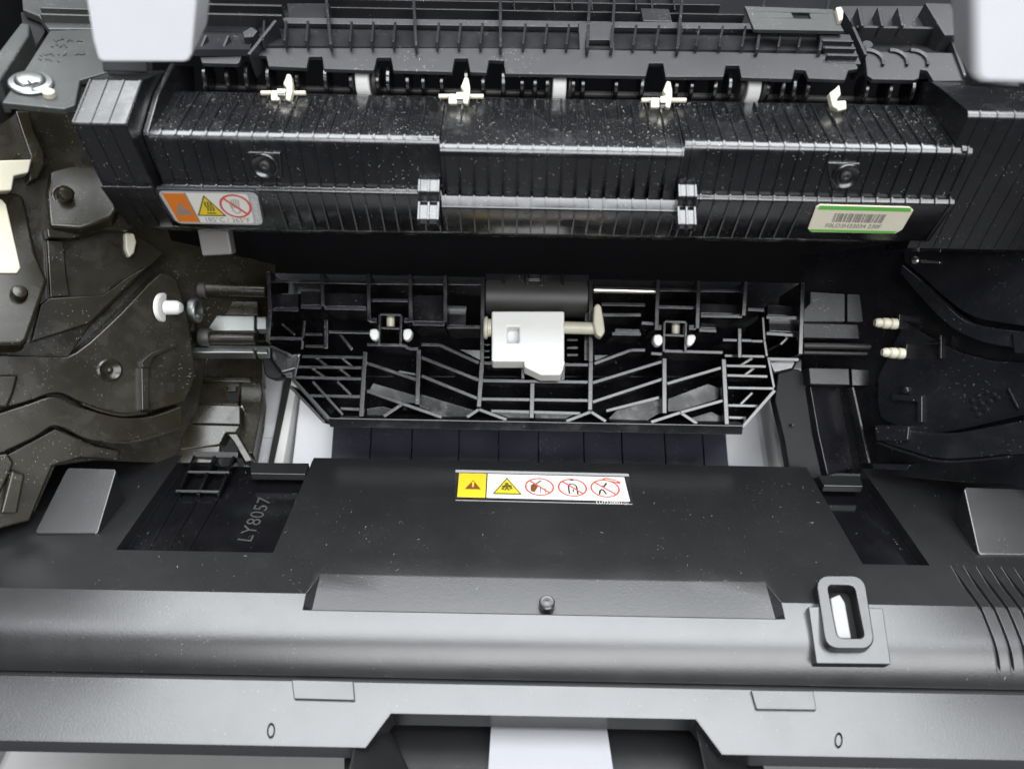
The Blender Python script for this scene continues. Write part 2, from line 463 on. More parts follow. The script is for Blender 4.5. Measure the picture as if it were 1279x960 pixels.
# keyhole ring with white lever
SLP = rowplane(722, 23.95, 806, 22.38)
def rrpoly(x0, y0, x1, y1, sh, r, n=5):
    pts = []
    for cx, cy, a in ((x1-r, y0+r, -90), (x1-r, y1-r, 0), (x0+r, y1-r, 90), (x0+r, y0+r, 180)):
        for q in range(n):
            t = math.radians(a + 90*q/(n-1))
            x, y = cx + r*math.cos(t), cy + r*math.sin(t)
            pts.append((x + sh*(y-y0)/(y1-y0), y))
    return pts
outer = rrpoly(1018, 718, 1080, 809, 14, 15); inner = rrpoly(1034, 730, 1067, 796, 13, 7)
m = MB()
ot = [SLP(x, y, 0.42) for x, y in outer]; it = [SLP(x, y, 0.42) for x, y in inner]; n = len(ot)
ob_ = [p - SLP.n*0.9 for p in ot]; ib = [p - SLP.n*0.9 for p in it]
fs = []
for i in range(n):
    j = (i+1) % n
    fs += [(i, j, n+j, n+i), (i, 2*n+i, 2*n+j, j), (n+i, n+j, 3*n+j, 3*n+i), (2*n+i, 3*n+i, 3*n+j, 2*n+j)]
m.add(ot+it+ob_+ib, fs); m.build('slot_ring', M_COVER, cov, bev=0.05)
m = MB(); m.plate([(1010, 757), (1032, 757), (1045, 800), (1082, 801), (1074, 758), (1103, 759), (1113, 829), (1020, 828)], rowplane(757, 23.1, 828, 22.15), -0.3, 0.16)
sp = m.build('slot_plate', M_COVER, cov, bev=0.03)
lev = MB(); lev.plate([(1037, 746), (1049, 741), (1056, 752), (1064, 797), (1046, 797), (1040, 768)], SLP, -0.5, 0.12)
tag(lev.build('slot_lever', M_CREAM2, None, bev=0.06), 'small white lever standing inside the oval slot ring', 'lever')
m = MB(); m.plate([(1040, 736), (1066, 736), (1078, 795), (1050, 796)], SLP, -0.62, 0.16); 
# slot floor under the lever, near-black for the shade down the slot
m = MB(); m.plate([(1034, 731), (1068, 731), (1080, 796), (1046, 796)], SLP, -0.3, -0.1); m.build('slot_floor', M_HOLE, cov)
# warning label on the cover
lab = MB(); lab.plate([(568, 586), (786, 591), (791, 630), (568, 625)], PC, 0.0, 0.02)
LB = lab.build('warning_label', M_GLOSSBLK, cov, bev=0)
tag(LB, 'black edged label with yellow warning field and red prohibition signs')
A = Art(PC, (571, 620.5), (787, 626), (573.5, 590.5), 0.024)
A.poly('y', [(0, 0), (0.165, 0), (0.17, 1), (0, 1)]); A.poly('w', [(0.168, 0), (1, 0), (1, 1), (0.172, 1)])
A.line('d', (0.166, 0), (0.17, 1), 0.03, 2); 
A.tri('b', (0.088, 0.52), 0.20, 0.19, 2); A.poly('y', [(0.083, 0.42), (0.093, 0.42), (0.095, 0.64), (0.081, 0.64)], 3)
A.tri('o', (0.29, 0.50), 0.37, 0.35, 2); A.tri('y', (0.29, 0.488), 0.30, 0.285, 3)
A.path('o', [(0.263, 0.33), (0.27, 0.5), (0.279, 0.44), (0.288, 0.62), (0.297, 0.45), (0.307, 0.53), (0.315, 0.36)], 0.07, 4)
A.path('o', [(0.278, 0.31), (0.289, 0.44), (0.301, 0.31)], 0.05, 4)
for cx in (0.482, 0.677, 0.870):
    A.ring('r', (cx, 0.5), 0.345, 0.045, 2); A.line('r', (cx-0.056, 0.74), (cx+0.056, 0.26), 0.045, 4)
A.poly('b', [(0.428, 0.32), (0.45, 0.26), (0.475, 0.52), (0.455, 0.64), (0.43, 0.55)], 3)
A.path('g', [(0.46, 0.6), (0.495, 0.76)], 0.06, 3); A.path('g', [(0.487, 0.24), (0.488, 0.52)], 0.03, 3); A.path('g', [(0.515, 0.24), (0.515, 0.45)], 0.03, 3)
A.path('k', [(0.655, 0.24), (0.654, 0.56), (0.662, 0.64), (0.694, 0.62), (0.702, 0.54), (0.704, 0.22)], 0.04, 3)
A.path('k', [(0.667, 0.82), (0.69, 0.82)], 0.06, 3); A.poly('k', [(0.676, 0.32), (0.684, 0.32), (0.684, 0.42), (0.676, 0.42)], 3)
A.path('m', [(0.83, 0.24), (0.838, 0.40), (0.852, 0.46), (0.864, 0.36), (0.87, 0.26)], 0.045, 3)
A.path('n', [(0.853, 0.60), (0.864, 0.56), (0.885, 0.72)], 0.05, 3)
A.poly('r', [(0.858, 0.90), (0.89, 0.95), (0.945, 0.86), (0.972, 0.78), (0.966, 0.70), (0.91, 0.78)], 3)
A.line('w', (0.88, 0.88), (0.95, 0.79), 0.04, 4)
A.flush(LB, {'y': 'yellow_field', 'w': 'white_field', 'k': 'bottle_print', 'd': 'divider_line', 'm': 'flame_print', 'n': 'match_print', 'b': 'brown_print', 'o': 'flame_triangle', 'r': 'prohibition_sign', 'g': 'grey_print'},
        {'y': M_YELLOW, 'w': M_LWHITE, 'k': M_INK, 'd': M_INK, 'm': M_INK, 'n': M_INK, 'b': M_BROWN, 'o': M_OLINE, 'r': M_RED, 'g': M_GREY})
text('LU7320001①', PC, (745, 629.2), (785, 630.0), (745, 624.6), M_LWHITE, LB, h=0.032)
A = Art(PC, (569, 590), (786, 595), (569, 586.3), 0.024)
A.poly('s', [(0, 0.1), (1, 0.1), (1, 0.95), (0, 0.95)]); A.flush(LB, {'s': 'grey_border'}, {'s': M_LGREY})
A = Art(PC, (569, 624.8), (790, 629.8), (569, 621.5), 0.022)
A.poly('s', [(0, 0.0), (1, 0.0), (1, 0.22), (0, 0.22)]); A.flush(LB, {'s': 'pale_border'}, {'s': M_LGREY})

# hand grip below the rim notch and the white strip in it
gp = thing('hand_grip', 'black scooped hand grip under the notch of the front cover', 'grip', wd(1, 8, 11.3))
GR = rowplane(890, 23.6, 975, 21.6)
m = MB(); m.plate([(430, 885), (940, 893), (960, 985), (430, 985)], GR, -0.3, 0); m.build('grip_floor', M_COVER, gp)
for poly in ([(452, 884), (476, 884), (515, 970), (430, 985)], [(868, 905), (905, 892), (945, 985), (885, 985)]):
    m = MB(); pa = [GR(*poly[0], 0.0), GR(*poly[1], 0.0), GR(*poly[2], 0.0), GR(*poly[3], 0.0)]
    pb = [GR(*poly[0], 1.2), GR(*poly[1], 0.25), GR(*poly[2], 0.25), GR(*poly[3], 1.2)]
    m.hexa(pa+pb); m.build('grip_side', M_COVER, gp, bev=0.08)
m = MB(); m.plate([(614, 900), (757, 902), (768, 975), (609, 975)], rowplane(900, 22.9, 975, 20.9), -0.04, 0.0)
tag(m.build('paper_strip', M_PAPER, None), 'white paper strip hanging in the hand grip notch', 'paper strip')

# ================================================================== FUSER UNIT
def fillet(pts, n=7):
    out = []
    for i, q in enumerate(pts):
        p = Vector(q[:2]); rad = q[2] if len(q) > 2 else 0
        if not rad: out.append(tuple(p)); continue
        a, b = Vector(pts[i-1][:2]), Vector(pts[i+1][:2])
        u, w = (a-p).normalized(), (b-p).normalized(); half = u.angle(w)/2
        d = min(rad/math.tan(half), (a-p).length*.48, (b-p).length*.48)
        for k in range(n):
            t = k/(n-1); out.append(tuple((p+u*d)*(1-t)**2 + p*2*t*(1-t) + (p+w*d)*t*t))
    return out
FP = lambda y, w: VW(y, w)
def fp_(*q): return fillet([(*VW(a, b), *c) for a, b, *c in q])
side_prof = fp_((124, 23.6), (176, 21.95, .30), (237, 23.02), (239, 22.90, .03), (245, 22.90, .10), (291, 24.25))
mid_prof = fp_((124, 23.6), (187, 21.95, .30), (243, 23.12), (246, 22.90, .04), (261, 22.86, .10), (290, 23.9))
NP = len(side_prof)
back = [FP(296, 26.2), FP(270, 28.5), FP(150, 27.0), FP(122, 24.0)]
fu = thing('fuser_unit', 'glossy black ribbed fuser unit lying across the back of the printer', 'fuser unit', wd(1.2, 22, 26))
xs0, xm0, xm1, xs1 = -10.9, -2.28, 4.98, 13.5
st = []
for x, p in ((xs0, side_prof), (xm0-0.02, side_prof), (xm0+0.02, mid_prof), (xm1-0.02, mid_prof), (xm1+0.02, side_prof), (xs1, side_prof)):
    addst(x, p+back)
m = MB(); m.loft(st); m.build('housing', M_FUSER, fu, bev=0.0, ang=40)
def ribmesh(prof, i0, i1, th, off=0.052, tail=None):
    pts = prof[i0:i1]
    if tail: pts = pts + [tail]
    out, inn = [], []
    for i, p in enumerate(pts):
        a = Vector(pts[max(0, i-1)]); b = Vector(pts[min(len(pts)-1, i+1)]); t = (b-a).normalized()
        nn = Vector((t.y, -t.x))                  # towards the viewer
        if nn.y > 0: nn = -nn
        out.append(Vector(p)+nn*off); inn.append(Vector(p)-nn*0.03)
    l = out + inn[::-1]
    return MB().ex([(q.x, q.y) for q in l], -th/2, th/2)
def outward(prof): return prof
def row(mb, xs, name, mt, parent, bev=0.018):
    first = None
    for x in xs:
        if first is None:
            for v in mb.v: v.x += x
            first = mb.build(name, mt, parent, bev=bev, seg=1, ang=28); fx = x
        else:
            dupx(first, x-fx)
    return first
PIT = 0.452
left_x = [xs0 + 0.35 + PIT*i for i in range(19)]
left_x = [x for x in left_x if x < xm0 - 0.1]
right_x = [xm1 + 0.25 + PIT*i for i in range(19)]
right_x = [x for x in right_x if x < xs1 - 0.1]
mid_x = [xm0 + 0.12 + 0.443*i for i in range(17)]
mid_x = [x for x in mid_x if x < xm1 - 0.02]
lblL = (X(192, 240, 24), X(338, 240, 24)); lblR = (X(1005, 262, 24), X(1150, 262, 24))
def inlab(x): return lblL[0]-0.1 < x < lblL[1]+0.1 or lblR[0]-0.2 < x < lblR[1]+0.1
sx_all = left_x + right_x
row(ribmesh(side_prof, 0, NP, 0.050), [x for x in sx_all if not inlab(x)], 'rib', M_FUSER, fu)
row(ribmesh(side_prof, 0, NP-4, 0.050), [x for x in sx_all if inlab(x)], 'short_rib', M_FUSER, fu)
row(ribmesh(mid_prof, 0, NP, 0.050), mid_x, 'middle_rib', M_FUSER, fu)
# end caps
capL = fp_((97, 23.6), (109, 21.98, .18), (165, 21.12, .14), (240, 22.75), (243, 22.66, .04), (290, 24.3))
m = MB(); m.ex(capL+[FP(296, 26), FP(200, 26.5), FP(100, 25)], X(97, 150, 21.4), xs0-0.18); m.build('end_cap', M_FUSER, fu, bev=0.0, ang=40)
row(ribmesh(capL, 1, len(capL), 0.05, 0.03), [X(97, 150, 21.4)+0.03+0.49*i for i in range(0, 4)], 'cap_rib', M_FUSER, fu)
capR = fp_((92, 23.4), (99, 22.9), (130, 21.30, .25), (300, 24.6))
m = MB(); m.ex(capR+[FP(304, 26), FP(200, 26.5), FP(94, 25)], X(1207, 140, 21.5), X(1207, 140, 21.5)+4.6); m.build('end_cap', M_FUSER, fu, bev=0.0, ang=40)
row(ribmesh(capR, 2, len(capR), 0.05, 0.03), [X(1207, 140, 21.5)+0.35+0.5*i for i in range(7)], 'cap_rib', M_FUSER, fu)
# end wall between housing and right cap, cheek at the left
for px, ww in ((1196, 22.4), (190, 22.4)):
    xx = X(px, 165, ww); 
    pr = [FP(*q) for q in [(88, 23.6), (126, 22.6), (172, 22.0), (178, 22.0), (240, 23.3), (288, 24.7), (288, 26), (90, 25)]]
    m = MB(); m.ex(pr, xx-0.1, xx+0.1); m.build('cheek', M_FUSER, fu, bev=0.05)
# bright clip brackets beside the middle section
FR = rowplane(176, 21.95, 237, 23.02)
for x0, x1 in ((523, 549), (846, 868)):
    pr = [FP(*q) for q in [(222, 22.9), (226, 22.62), (241, 22.52), (246, 22.62), (254, 22.85), (258, 22.62), (276, 22.52), (282, 22.7), (284, 24.4), (224, 24.2)]]
    xa, xb = X(x0, 248, 22.7), X(x1, 248, 22.7)
    m = MB(); m.ex(pr, xa, xb); b_ = m.build('bracket', M_FUSER, fu, bev=0.03)
    for k in range(3):
        xr = xa + (xb-xa)*(0.04+0.46*k)
        r_ = MB(); r_.ex([FP(*q) for q in [(221, 22.85), (226, 22.56), (241, 22.45), (254, 22.6), (276, 22.45), (284, 22.6), (284, 23.2), (224, 23.2)]], xr-0.035, xr+0.035)
        r_.build('bracket_rib', M_FUSER, b_, bev=0.012, seg=1)
# screw dishes
for sx_, sy_ in ((331, 206), (1056, 219)):
    m = MB(); m.plate([(sx_-22, sy_-16), (sx_+19, sy_-15), (sx_+22, sy_+18), (sx_-17, sy_+17)], FR, -0.1, 0.10); d_ = m.build('screw_plate', M_FUSER, fu, bev=0.04)
    c = FR(sx_, sy_, 0.105)
    m = MB(); m.lathe(c, FR.n, [(0, 0.40), (0.08, 0.40), (0.10, 0.37), (0.06, 0.33), (0.02, 0.25), (0.01, 0.0)], 28, cap=False); m.build('screw_dish', M_FUSER, d_)
    m = MB(); m.lathe(c, FR.n, [(0, 0.16), (0.07, 0.15), (0.10, 0.08), (0.06, 0.05), (0.06, 0.0)], 20, cap=False); m.build('screw', M_RUBBER, d_)
# oval hole in the middle section: dark disc standing for its shade
FL = rowplane(261, 22.86, 290, 23.9)
m = MB(); c = FL(714, 279, 0.0); ctr = [c + Vector((0.36*math.cos(t), 0, 0)) + FL.n.cross(Vector((1,0,0))).normalized()*0.17*math.sin(t) + FL.n*0.012 for t in [2*math.pi*i/24 for i in range(24)]]
m.prism(ctr, [p - FL.n*0.05 for p in ctr]); m.build('oval_hole', M_HOLE, fu)
# hot-surface label (left) and barcode label (right)
FS = rowplane(245, 22.90, 291, 24.25)
lab = MB(); lab.plate(rrpoly(190, 236.5, 318, 282, 0, 7) if False else [(195, 236), (316, 238), (324, 242), (331, 274), (329, 281), (318, 283), (226, 280), (216, 277), (191, 243)], FS, -0.1, 0.05)
HB = lab.build('hot_surface_label', M_GLOSSBLK, fu, bev=0.03); tag(HB, 'orange and white hot surface label reading 185 degrees C')
A = Art(FS, (219, 279.5), (327, 281), (196.5, 238.2), 0.055)
A.u = FS(316, 280.5, 0.055) - FS(219, 279, 0.055); A.asp = A.u.length/A.w.length
# parallelogram seen leaning: rows share the X direction
top_l, bot_l = FS(196, 238, 0.055), FS(221, 279, 0.055); top_r, bot_r = FS(321, 240, 0.055), FS(329, 281, 0.055)
class Quad(Art):
    def __init__(s, a, b, c, d, n): s.a, s.b, s.c, s.d, s.n, s.mb = a, b, c, d, n, {}; s.asp = ((b-a).length+(c-d).length)/((d-a).length+(c-b).length)
    def p(s, u, v, k): return s.a*(1-u)*(1-v) + s.b*u*(1-v) + s.c*u*v + s.d*(1-u)*v + s.n*(0.004*k)
Q = Quad(bot_l, bot_r, top_r, top_l, FS.n)
Q.rrect('s', 0, 0, 1, 1, 0.14, 1)
Q.rrect('w', 0.03, 0.05, 0.90, 0.95, 0.08, 2); Q.poly('o', [(0.035, 0.06), (0.28, 0.06), (0.27, 0.94), (0.035, 0.94)], 3)
Q.line('g', (0.28, 0.05), (0.27, 0.95), 0.03, 4)
Q.tri('g', (0.155, 0.48), 0.19, 0.19, 4); Q.poly('o', [(0.15, 0.36), (0.162, 0.36), (0.165, 0.54), (0.147, 0.54)], 5)
Q.tri('l', (0.45, 0.58), 0.34, 0.32, 3); Q.tri('y', (0.45, 0.565), 0.28, 0.265, 4)
for k in range(3):
    cx = 0.43 + 0.03*k
    Q.path('l', [(cx, 0.42), (cx+0.012, 0.50), (cx-0.006, 0.60), (cx+0.006, 0.70)], 0.04, 5)
Q.line('l', (0.41, 0.355), (0.51, 0.355), 0.04, 5)
Q.ring('r', (0.745, 0.58), 0.33, 0.05, 4, sx=0.98)
for k in range(4): Q.line('f', (0.705+0.024*k, 0.52), (0.715+0.024*k, 0.80-0.02*abs(k-1.5)), 0.035, 3)
Q.path('f', [(0.69, 0.62), (0.705, 0.44), (0.735, 0.36), (0.77, 0.38), (0.79, 0.52)], 0.035, 3)
Q.line('r', (0.64, 0.81), (0.85, 0.35), 0.05, 5)
Q.flush(HB, {'s': 'grey_border', 'w': 'white_field', 'o': 'orange_field', 'g': 'warning_triangle', 'l': 'heat_triangle', 'y': 'yellow_field', 'r': 'prohibition_sign', 'f': 'hand_print'},
        {'s': M_LGREY, 'w': M_LWHITE, 'o': M_ORANGE, 'g': M_GREY, 'l': M_OLINE, 'y': M_YELLOW, 'r': M_RED, 'f': M_FAINT})
def qtext(txt, Q, u0, v0, u1, v1, mt, parent, k=4, vert=False):
    vs, fs = text_mesh(txt)
    x0 = min(v.x for v in vs); x1 = max(v.x for v in vs); y0 = min(v.y for v in vs); y1 = max(v.y for v in vs)
    m = MB(); pts = []
    for v in vs:
        a, b = (v.x-x0)/(x1-x0), (v.y-y0)/(y1-y0)
        if vert: pts.append(Q.p(u0+(u1-u0)*b, v1+(v0-v1)*a, k))      # runs down the edge
        else: pts.append(Q.p(u0+(u1-u0)*a, v0+(v1-v0)*b, k))
    m.add(pts, fs); return m.build('lettering', mt, parent, smooth=False)
qtext('185°C / 365°F', Q, 0.36, 0.08, 0.86, 0.23, M_GREY, HB)
qtext('LY8W4 M4XZ', Q, 0.985, 0.06, 0.925, 0.90, M_LWHITE, HB, vert=True)
lab = MB(); lab.plate([(1024, 256), (1136, 259), (1141, 263), (1127, 287), (1118, 292), (1014, 290), (1009, 286), (1019, 259)], FS, 0.03, 0.08)
BB = lab.build('barcode_label', M_LCREAM, fu, bev=0.015); tag(BB, 'cream barcode label with green borders')
Q = Quad(FS(1011, 289, 0.085), FS(1120, 291.5, 0.085), FS(1140, 260, 0.085), FS(1022, 257, 0.085), FS.n)
Q.poly('w', [(0.01, 0.86), (1.0, 0.86), (0.985, 1.0), (0.02, 1.0)], 1); Q.poly('v', [(0.0, 0.0), (0.97, 0.0), (0.99, 0.09), (0.0, 0.09)], 1)
bars = random.Random(4); u = 0.21
while u < 0.76:
    wv = bars.choice([0.006, 0.006, 0.010, 0.014]); Q.poly('k', [(u, 0.40), (u+wv, 0.40), (u+wv, 0.74), (u, 0.74)], 2); u += wv + bars.choice([0.006, 0.010, 0.016])
Q.flush(BB, {'w': 'green_border', 'v': 'green_border', 'k': 'barcode'}, {'w': M_GREEN, 'v': M_GREEN, 'k': M_GREY})
qtext('F0LD3H32034 230F', Q, 0.16, 0.18, 0.78, 0.34, M_GREY, BB, k=2)

# ================================================================== EXIT GUIDE above the fuser
eg = thing('exit_guide', 'satin black exit guide with notched flaps above the fuser', 'paper guide', wd(1, 25, 31))
PG = rowplane(95, 23.4, 58, 24.0)
main = [(318, 60), (318, 69), (332, 70), (335, 83), (383, 85), (386, 71), (402, 71), (404, 86), (467, 88), (471, 72), (488, 72), (491, 88), (565, 90), (568, 73), (584, 73), (587, 90), (608, 91), (611, 75), (629, 76), (631, 92), (807, 95), (811, 79), (828, 79), (831, 96), (904, 96), (907, 82), (923, 82), (926, 97), (990, 99), (993, 87), (1006, 88), (1010, 98), (1056, 100), (1060, 88), (1072, 86), (1066, 68), (640, 60)]
m = MB(); m.plate(main, PG, -0.15, 0.0); m.build('flap_strip', M_GUIDE, eg, bev=0.03)
SH = rowplane(62, 23.95, 32, 26.0)
m = MB(); m.plate([(330, 26), (1062, 34), (1064, 64), (318, 57)], SH, -0.2, 0.0); m.build('shelf', M_GUIDE, eg)
for k, px in enumerate([330, 357, 384, 438, 465, 492, 546, 573, 600, 653, 680, 707, 790, 818, 846, 868, 897, 925, 970, 995]):
    a = (px, 64 + (px-640)*0.012); b = (px+3, 46 + (px-640)*0.012)
    m = MB(); A0, B0 = SH(*a), SH(*b); q = Vector((0.04, 0, 0))
    up = SH.n
    m.prism([A0-q, A0-q+up*0.25, B0-q+up*0.42, B0-q-up*.02], [A0+q, A0+q+up*0.25, B0+q+up*0.42, B0+q-up*.02]); m.build('fin', M_GUIDE, eg, bev=0.012, seg=1)
for px in (414, 520, 625, 733, 763, 845, 944, 1022):
    a = (px, 66 + (px-640)*0.012); b = (px+5*(px-640)/400, 27 + (px-640)*0.012)
    m = MB(); A0, B0 = SH(*a), SH(*b); q = Vector((0.05, 0, 0)); up = SH.n
    m.prism([A0-q, A0-q+up*0.2, B0-q+up*0.9, B0-q-up*.02], [A0+q, A0+q+up*0.2, B0+q+up*0.9, B0+q-up*.02]); m.build('divider', M_GUIDE, eg, bev=0.012, seg=1)
m = MB(); PW = rowplane(36, 25.2, 22, 25.4)
m.plate([(318, 21), (1040, 30), (1040, 38), (318, 29)], PW, -0.2, 0); m.build('rear_rail', M_GUIDE, eg, bev=0.03)
m = MB(); m.wall((344, 25), (310, 68), PG, 0.12, -0.6, 0.3); m.build('end_wall', M_GUIDE, eg, bev=0.03)
m = MB(); m.plate([(722, 28), (766, 28), (768, 66), (763, 66), (761, 50), (732, 50), (731, 66), (724, 66)], PG, -0.2, -0.02); m.build('hook_frame', M_GUIDE, eg, bev=0.03)
# striped block at the right end of the strip
m = MB(); m.plate([(1022, 41), (1062, 43), (1076, 80), (1034, 78)], PG, -0.2, 0.02); sb = m.build('grille', M_GUIDE, eg, bev=0.03)
for k in range(3):
    m = MB(); m.wall((1027+3*k, 50+9*k), (1066+3*k, 51+9*k), PG, 0.1, 0.0, 0.18); m.build('grille_bar', M_GUIDE, sb, bev=0.02)

eg2 = thing('exit_guide', 'shorter satin black exit guide at the right, with arched fins and two flaps', 'paper guide', wd(12.5, 26, 31))
m = MB(); m.plate([(1080, 64), (1190, 66), (1210, 97), (1204, 101), (1166, 101), (1158, 88), (1150, 87), (1148, 98), (1142, 100), (1090, 99), (1083, 94)], PG, -0.15, 0.02); m.build('flap_strip', M_GUIDE, eg2, bev=0.03)
m = MB(); m.plate([(1068, 30), (1186, 34), (1200, 70), (1080, 68)], SH, -0.2, 0.0); m.build('shelf', M_GUIDE, eg2)
for a, b in (((1070, 33), (1184, 35)), ((1184, 35), (1207, 97)), ((1066, 33), (1082, 68))):
    m = MB(); m.wall(a, b, PG, 0.11, -0.9, 0.12); m.build('frame_wall', M_GUIDE, eg2, bev=0.025)
for px in (1098, 1128, 1154):
    m = MB(); A0, B0 = PG(px-14, 66, 0.02), PG(px+8, 72, 0.02); pts = []
    for i in range(7):
        t = math.pi*i/6*0.55
        pts.append(PG(px-16 + 22*math.sin(t), 62 + 16*(1-math.cos(t)), 0.1))
    for p, q in zip(pts, pts[1:]):
        d = (q-p); n_ = Vector((0, 0, 1)).cross(d).normalized()*0.05
        m.hexa([p-n_+Vector((0,0,.5)), q-n_+Vector((0,0,.5)), q+n_+Vector((0,0,.5)), p+n_+Vector((0,0,.5)), p-n_, q-n_, q+n_, p+n_])
    m.build('arched_fin', M_GUIDE, eg2)
m = MB(); c = PG(1083, 57, 0.05); m.lathe(c-PG.n*.2, PG.n, [(0, .2), (.22, .2), (.26, .16)], 18); m.build('pivot', M_GUIDE, eg2)
eg3 = thing('exit_guide', 'short satin black exit flap beside the left white arm', 'paper guide', wd(-9, 26, 31))
m = MB(); m.plate([(236, 58), (306, 58), (299, 78), (295, 80), (252, 79), (247, 64), (232, 63)], PG, -0.15, 0.0); m.build('flap', M_GUIDE, eg3, bev=0.03)
m = MB(); m.plate([(200, 22), (322, 24), (312, 62), (225, 62)], SH, -0.2, 0.0); m.build('shelf', M_GUIDE, eg3)
for px in (254, 282):
    m = MB(); m.wall((px+3, 44), (px-3, 58), PG, 0.09, -0.5, 0.1); m.build('fin', M_GUIDE, eg3, bev=0.015)
for y in (16, 4):
    m = MB(); m.wall((205, y), (352, y+3), PG, 0.10, -0.4, 0.05); m.build('rail', M_GUIDE, eg3, bev=0.02)
m = MB(); m.plate([(302, 40), (314, 33), (322, 38), (316, 46), (304, 47)], PG, -0.3, 0.2); m.build('pivot', M_GUIDE, eg3, bev=0.04)

# upper rear deck behind the guides
dk = thing('rear_deck', 'dark rear deck with ribs at the top edge of the view', 'deck', wd(1, 30, 33))
PD = rowplane(30, 26.0, -20, 27.5)
m = MB(); m.plate([(40, -40), (1260, -40), (1260, 60), (120, 40)], PD, -0.3, -0.4); m.build('deck_plate', M_BACK, dk)
for k, px in enumerate([640, 690, 712, 737, 765, 792, 812, 840]):
    m = MB(); m.wall((px, -15), (px+3, 12), PD, 0.06, -0.4, 0.12); m.build('deck_rib', M_GUIDE, dk, bev=0.015, seg=1)
m = MB(); m.wall((360, 8), (930, 18), PD, 0.08, -0.4, 0.1); m.build('deck_rail', M_GUIDE, dk, bev=0.02)
m = MB(); m.wall((230, -4), (900, 6), PD, 0.06, -0.4, 0.1); m.build('deck_rail', M_GUIDE, dk, bev=0.02)
m = MB(); m.plate([(358, 4), (412, 4), (406, 26), (360, 26)], PD, -0.4, 0.25); m.build('deck_block', M_GUIDE, dk, bev=0.04)
m = MB(); m.plate([(800, 10), (836, 11), (840, 27), (803, 26)], PD, -0.4, 0.2); m.build('deck_block', M_GUIDE, dk, bev=0.04)
lp = MB()
PLP = rowplane(40, 24.0, 5, 24.6)
for poly in ([(930, 8), (1040, 12), (1043, 17), (933, 14)], [(933, 14), (988, 16), (991, 23), (936, 22)], [(1011, 17), (1043, 17), (1046, 25), (1013, 24)], [(936, 22), (1046, 25), (1054, 39), (942, 37)]):
    lp.plate(poly, PLP, -0.12, 0)
tag(lp.build('latch_plate', M_PLATE, None, bev=0.0), 'flat dark grey plate with a small slot, behind the right exit guide', 'plate')
cl = thing('corner_block', 'black corner block with short fins next to the right white arm', 'block', wd(13.5, 28, 31))
m = MB(); m.plate([(1155, 3), (1188, 4), (1208, 44), (1180, 44)], PLP, -0.8, 0.15); m.build('block', M_GUIDE, cl, bev=0.05)
m = MB(); m.plate([(1050, 8), (1160, 8), (1178, 36), (1066, 34)], PLP, -0.8, -0.35); m.build('bed', M_GUIDE, cl)
for px in (1073, 1098, 1123):
    m = MB(); m.wall((px, 9), (px+5, 32), PLP, 0.12, -0.4, 0.05); m.build('fin', M_GUIDE, cl, bev=0.03)
m = MB(); m.plate([(1044, 9), (1051, 8), (1054, 14), (1053, 24), (1048, 26)], PLP, -0.3, 0.15)
tag(m.build('spring_clip', M_CREAM, None, bev=0.04), 'tiny cream clip beside the slotted grey plate', 'clip')
m = MB(); m.plate([(1188, 52), (1216, 52), (1222, 74), (1196, 74)], PG, -0.6, 0.0); m.build('tab', M_GUIDE, cl, bev=0.05)

# ---------------- exit roller shaft
rs = thing('exit_roller_shaft', 'dark exit roller shaft with three white rollers in the gap behind the fuser', 'roller shaft', wd(1, 24, 28.5))
sy = lambda px: 112 + (px-640)*0.019
m = MB(); m.tube(D(255, sy(255)+4, 24.9), D(1160, sy(1160)+4, 24.9), 0.11); m.build('shaft', M_RUBBER, rs)
ax = Vector((1, 0, 0))
WR = 24.3
for px in (455.5, 698, 937):
    c = D(px, sy(px)-8, WR+0.15)
    m = MB(); m.lathe(c-ax*0.22, ax, [(0, .50), (.03, .54), (.41, .54), (.44, .50)], 28); r_ = m.build('roller', M_WHITE, rs)
    for s_ in (-0.36, 0.36):
        m = MB(); m.lathe(c+ax*(s_-0.07), ax, [(0, .42), (.02, .45), (.12, .45), (.14, .42)], 22); m.build('roller_flange', M_RUBBER, r_)
for px in (261, 289, 313, 339, 375, 410, 441, 474, 487, 511, 530, 553, 583, 604, 629, 652, 668, 683, 715, 727, 768, 800, 842, 861, 890, 908, 955, 973, 987, 1003, 1076, 1105, 1133):
    c = D(px, sy(px)-8, WR+0.12); r = random.uniform(0.42, 0.5)
    m = MB(); m.lathe(c-ax*0.075, ax, [(0, r-.04), (.03, r), (.12, r), (.15, r-.04)], 20); m.build('guide_disc', M_FUSER, rs)
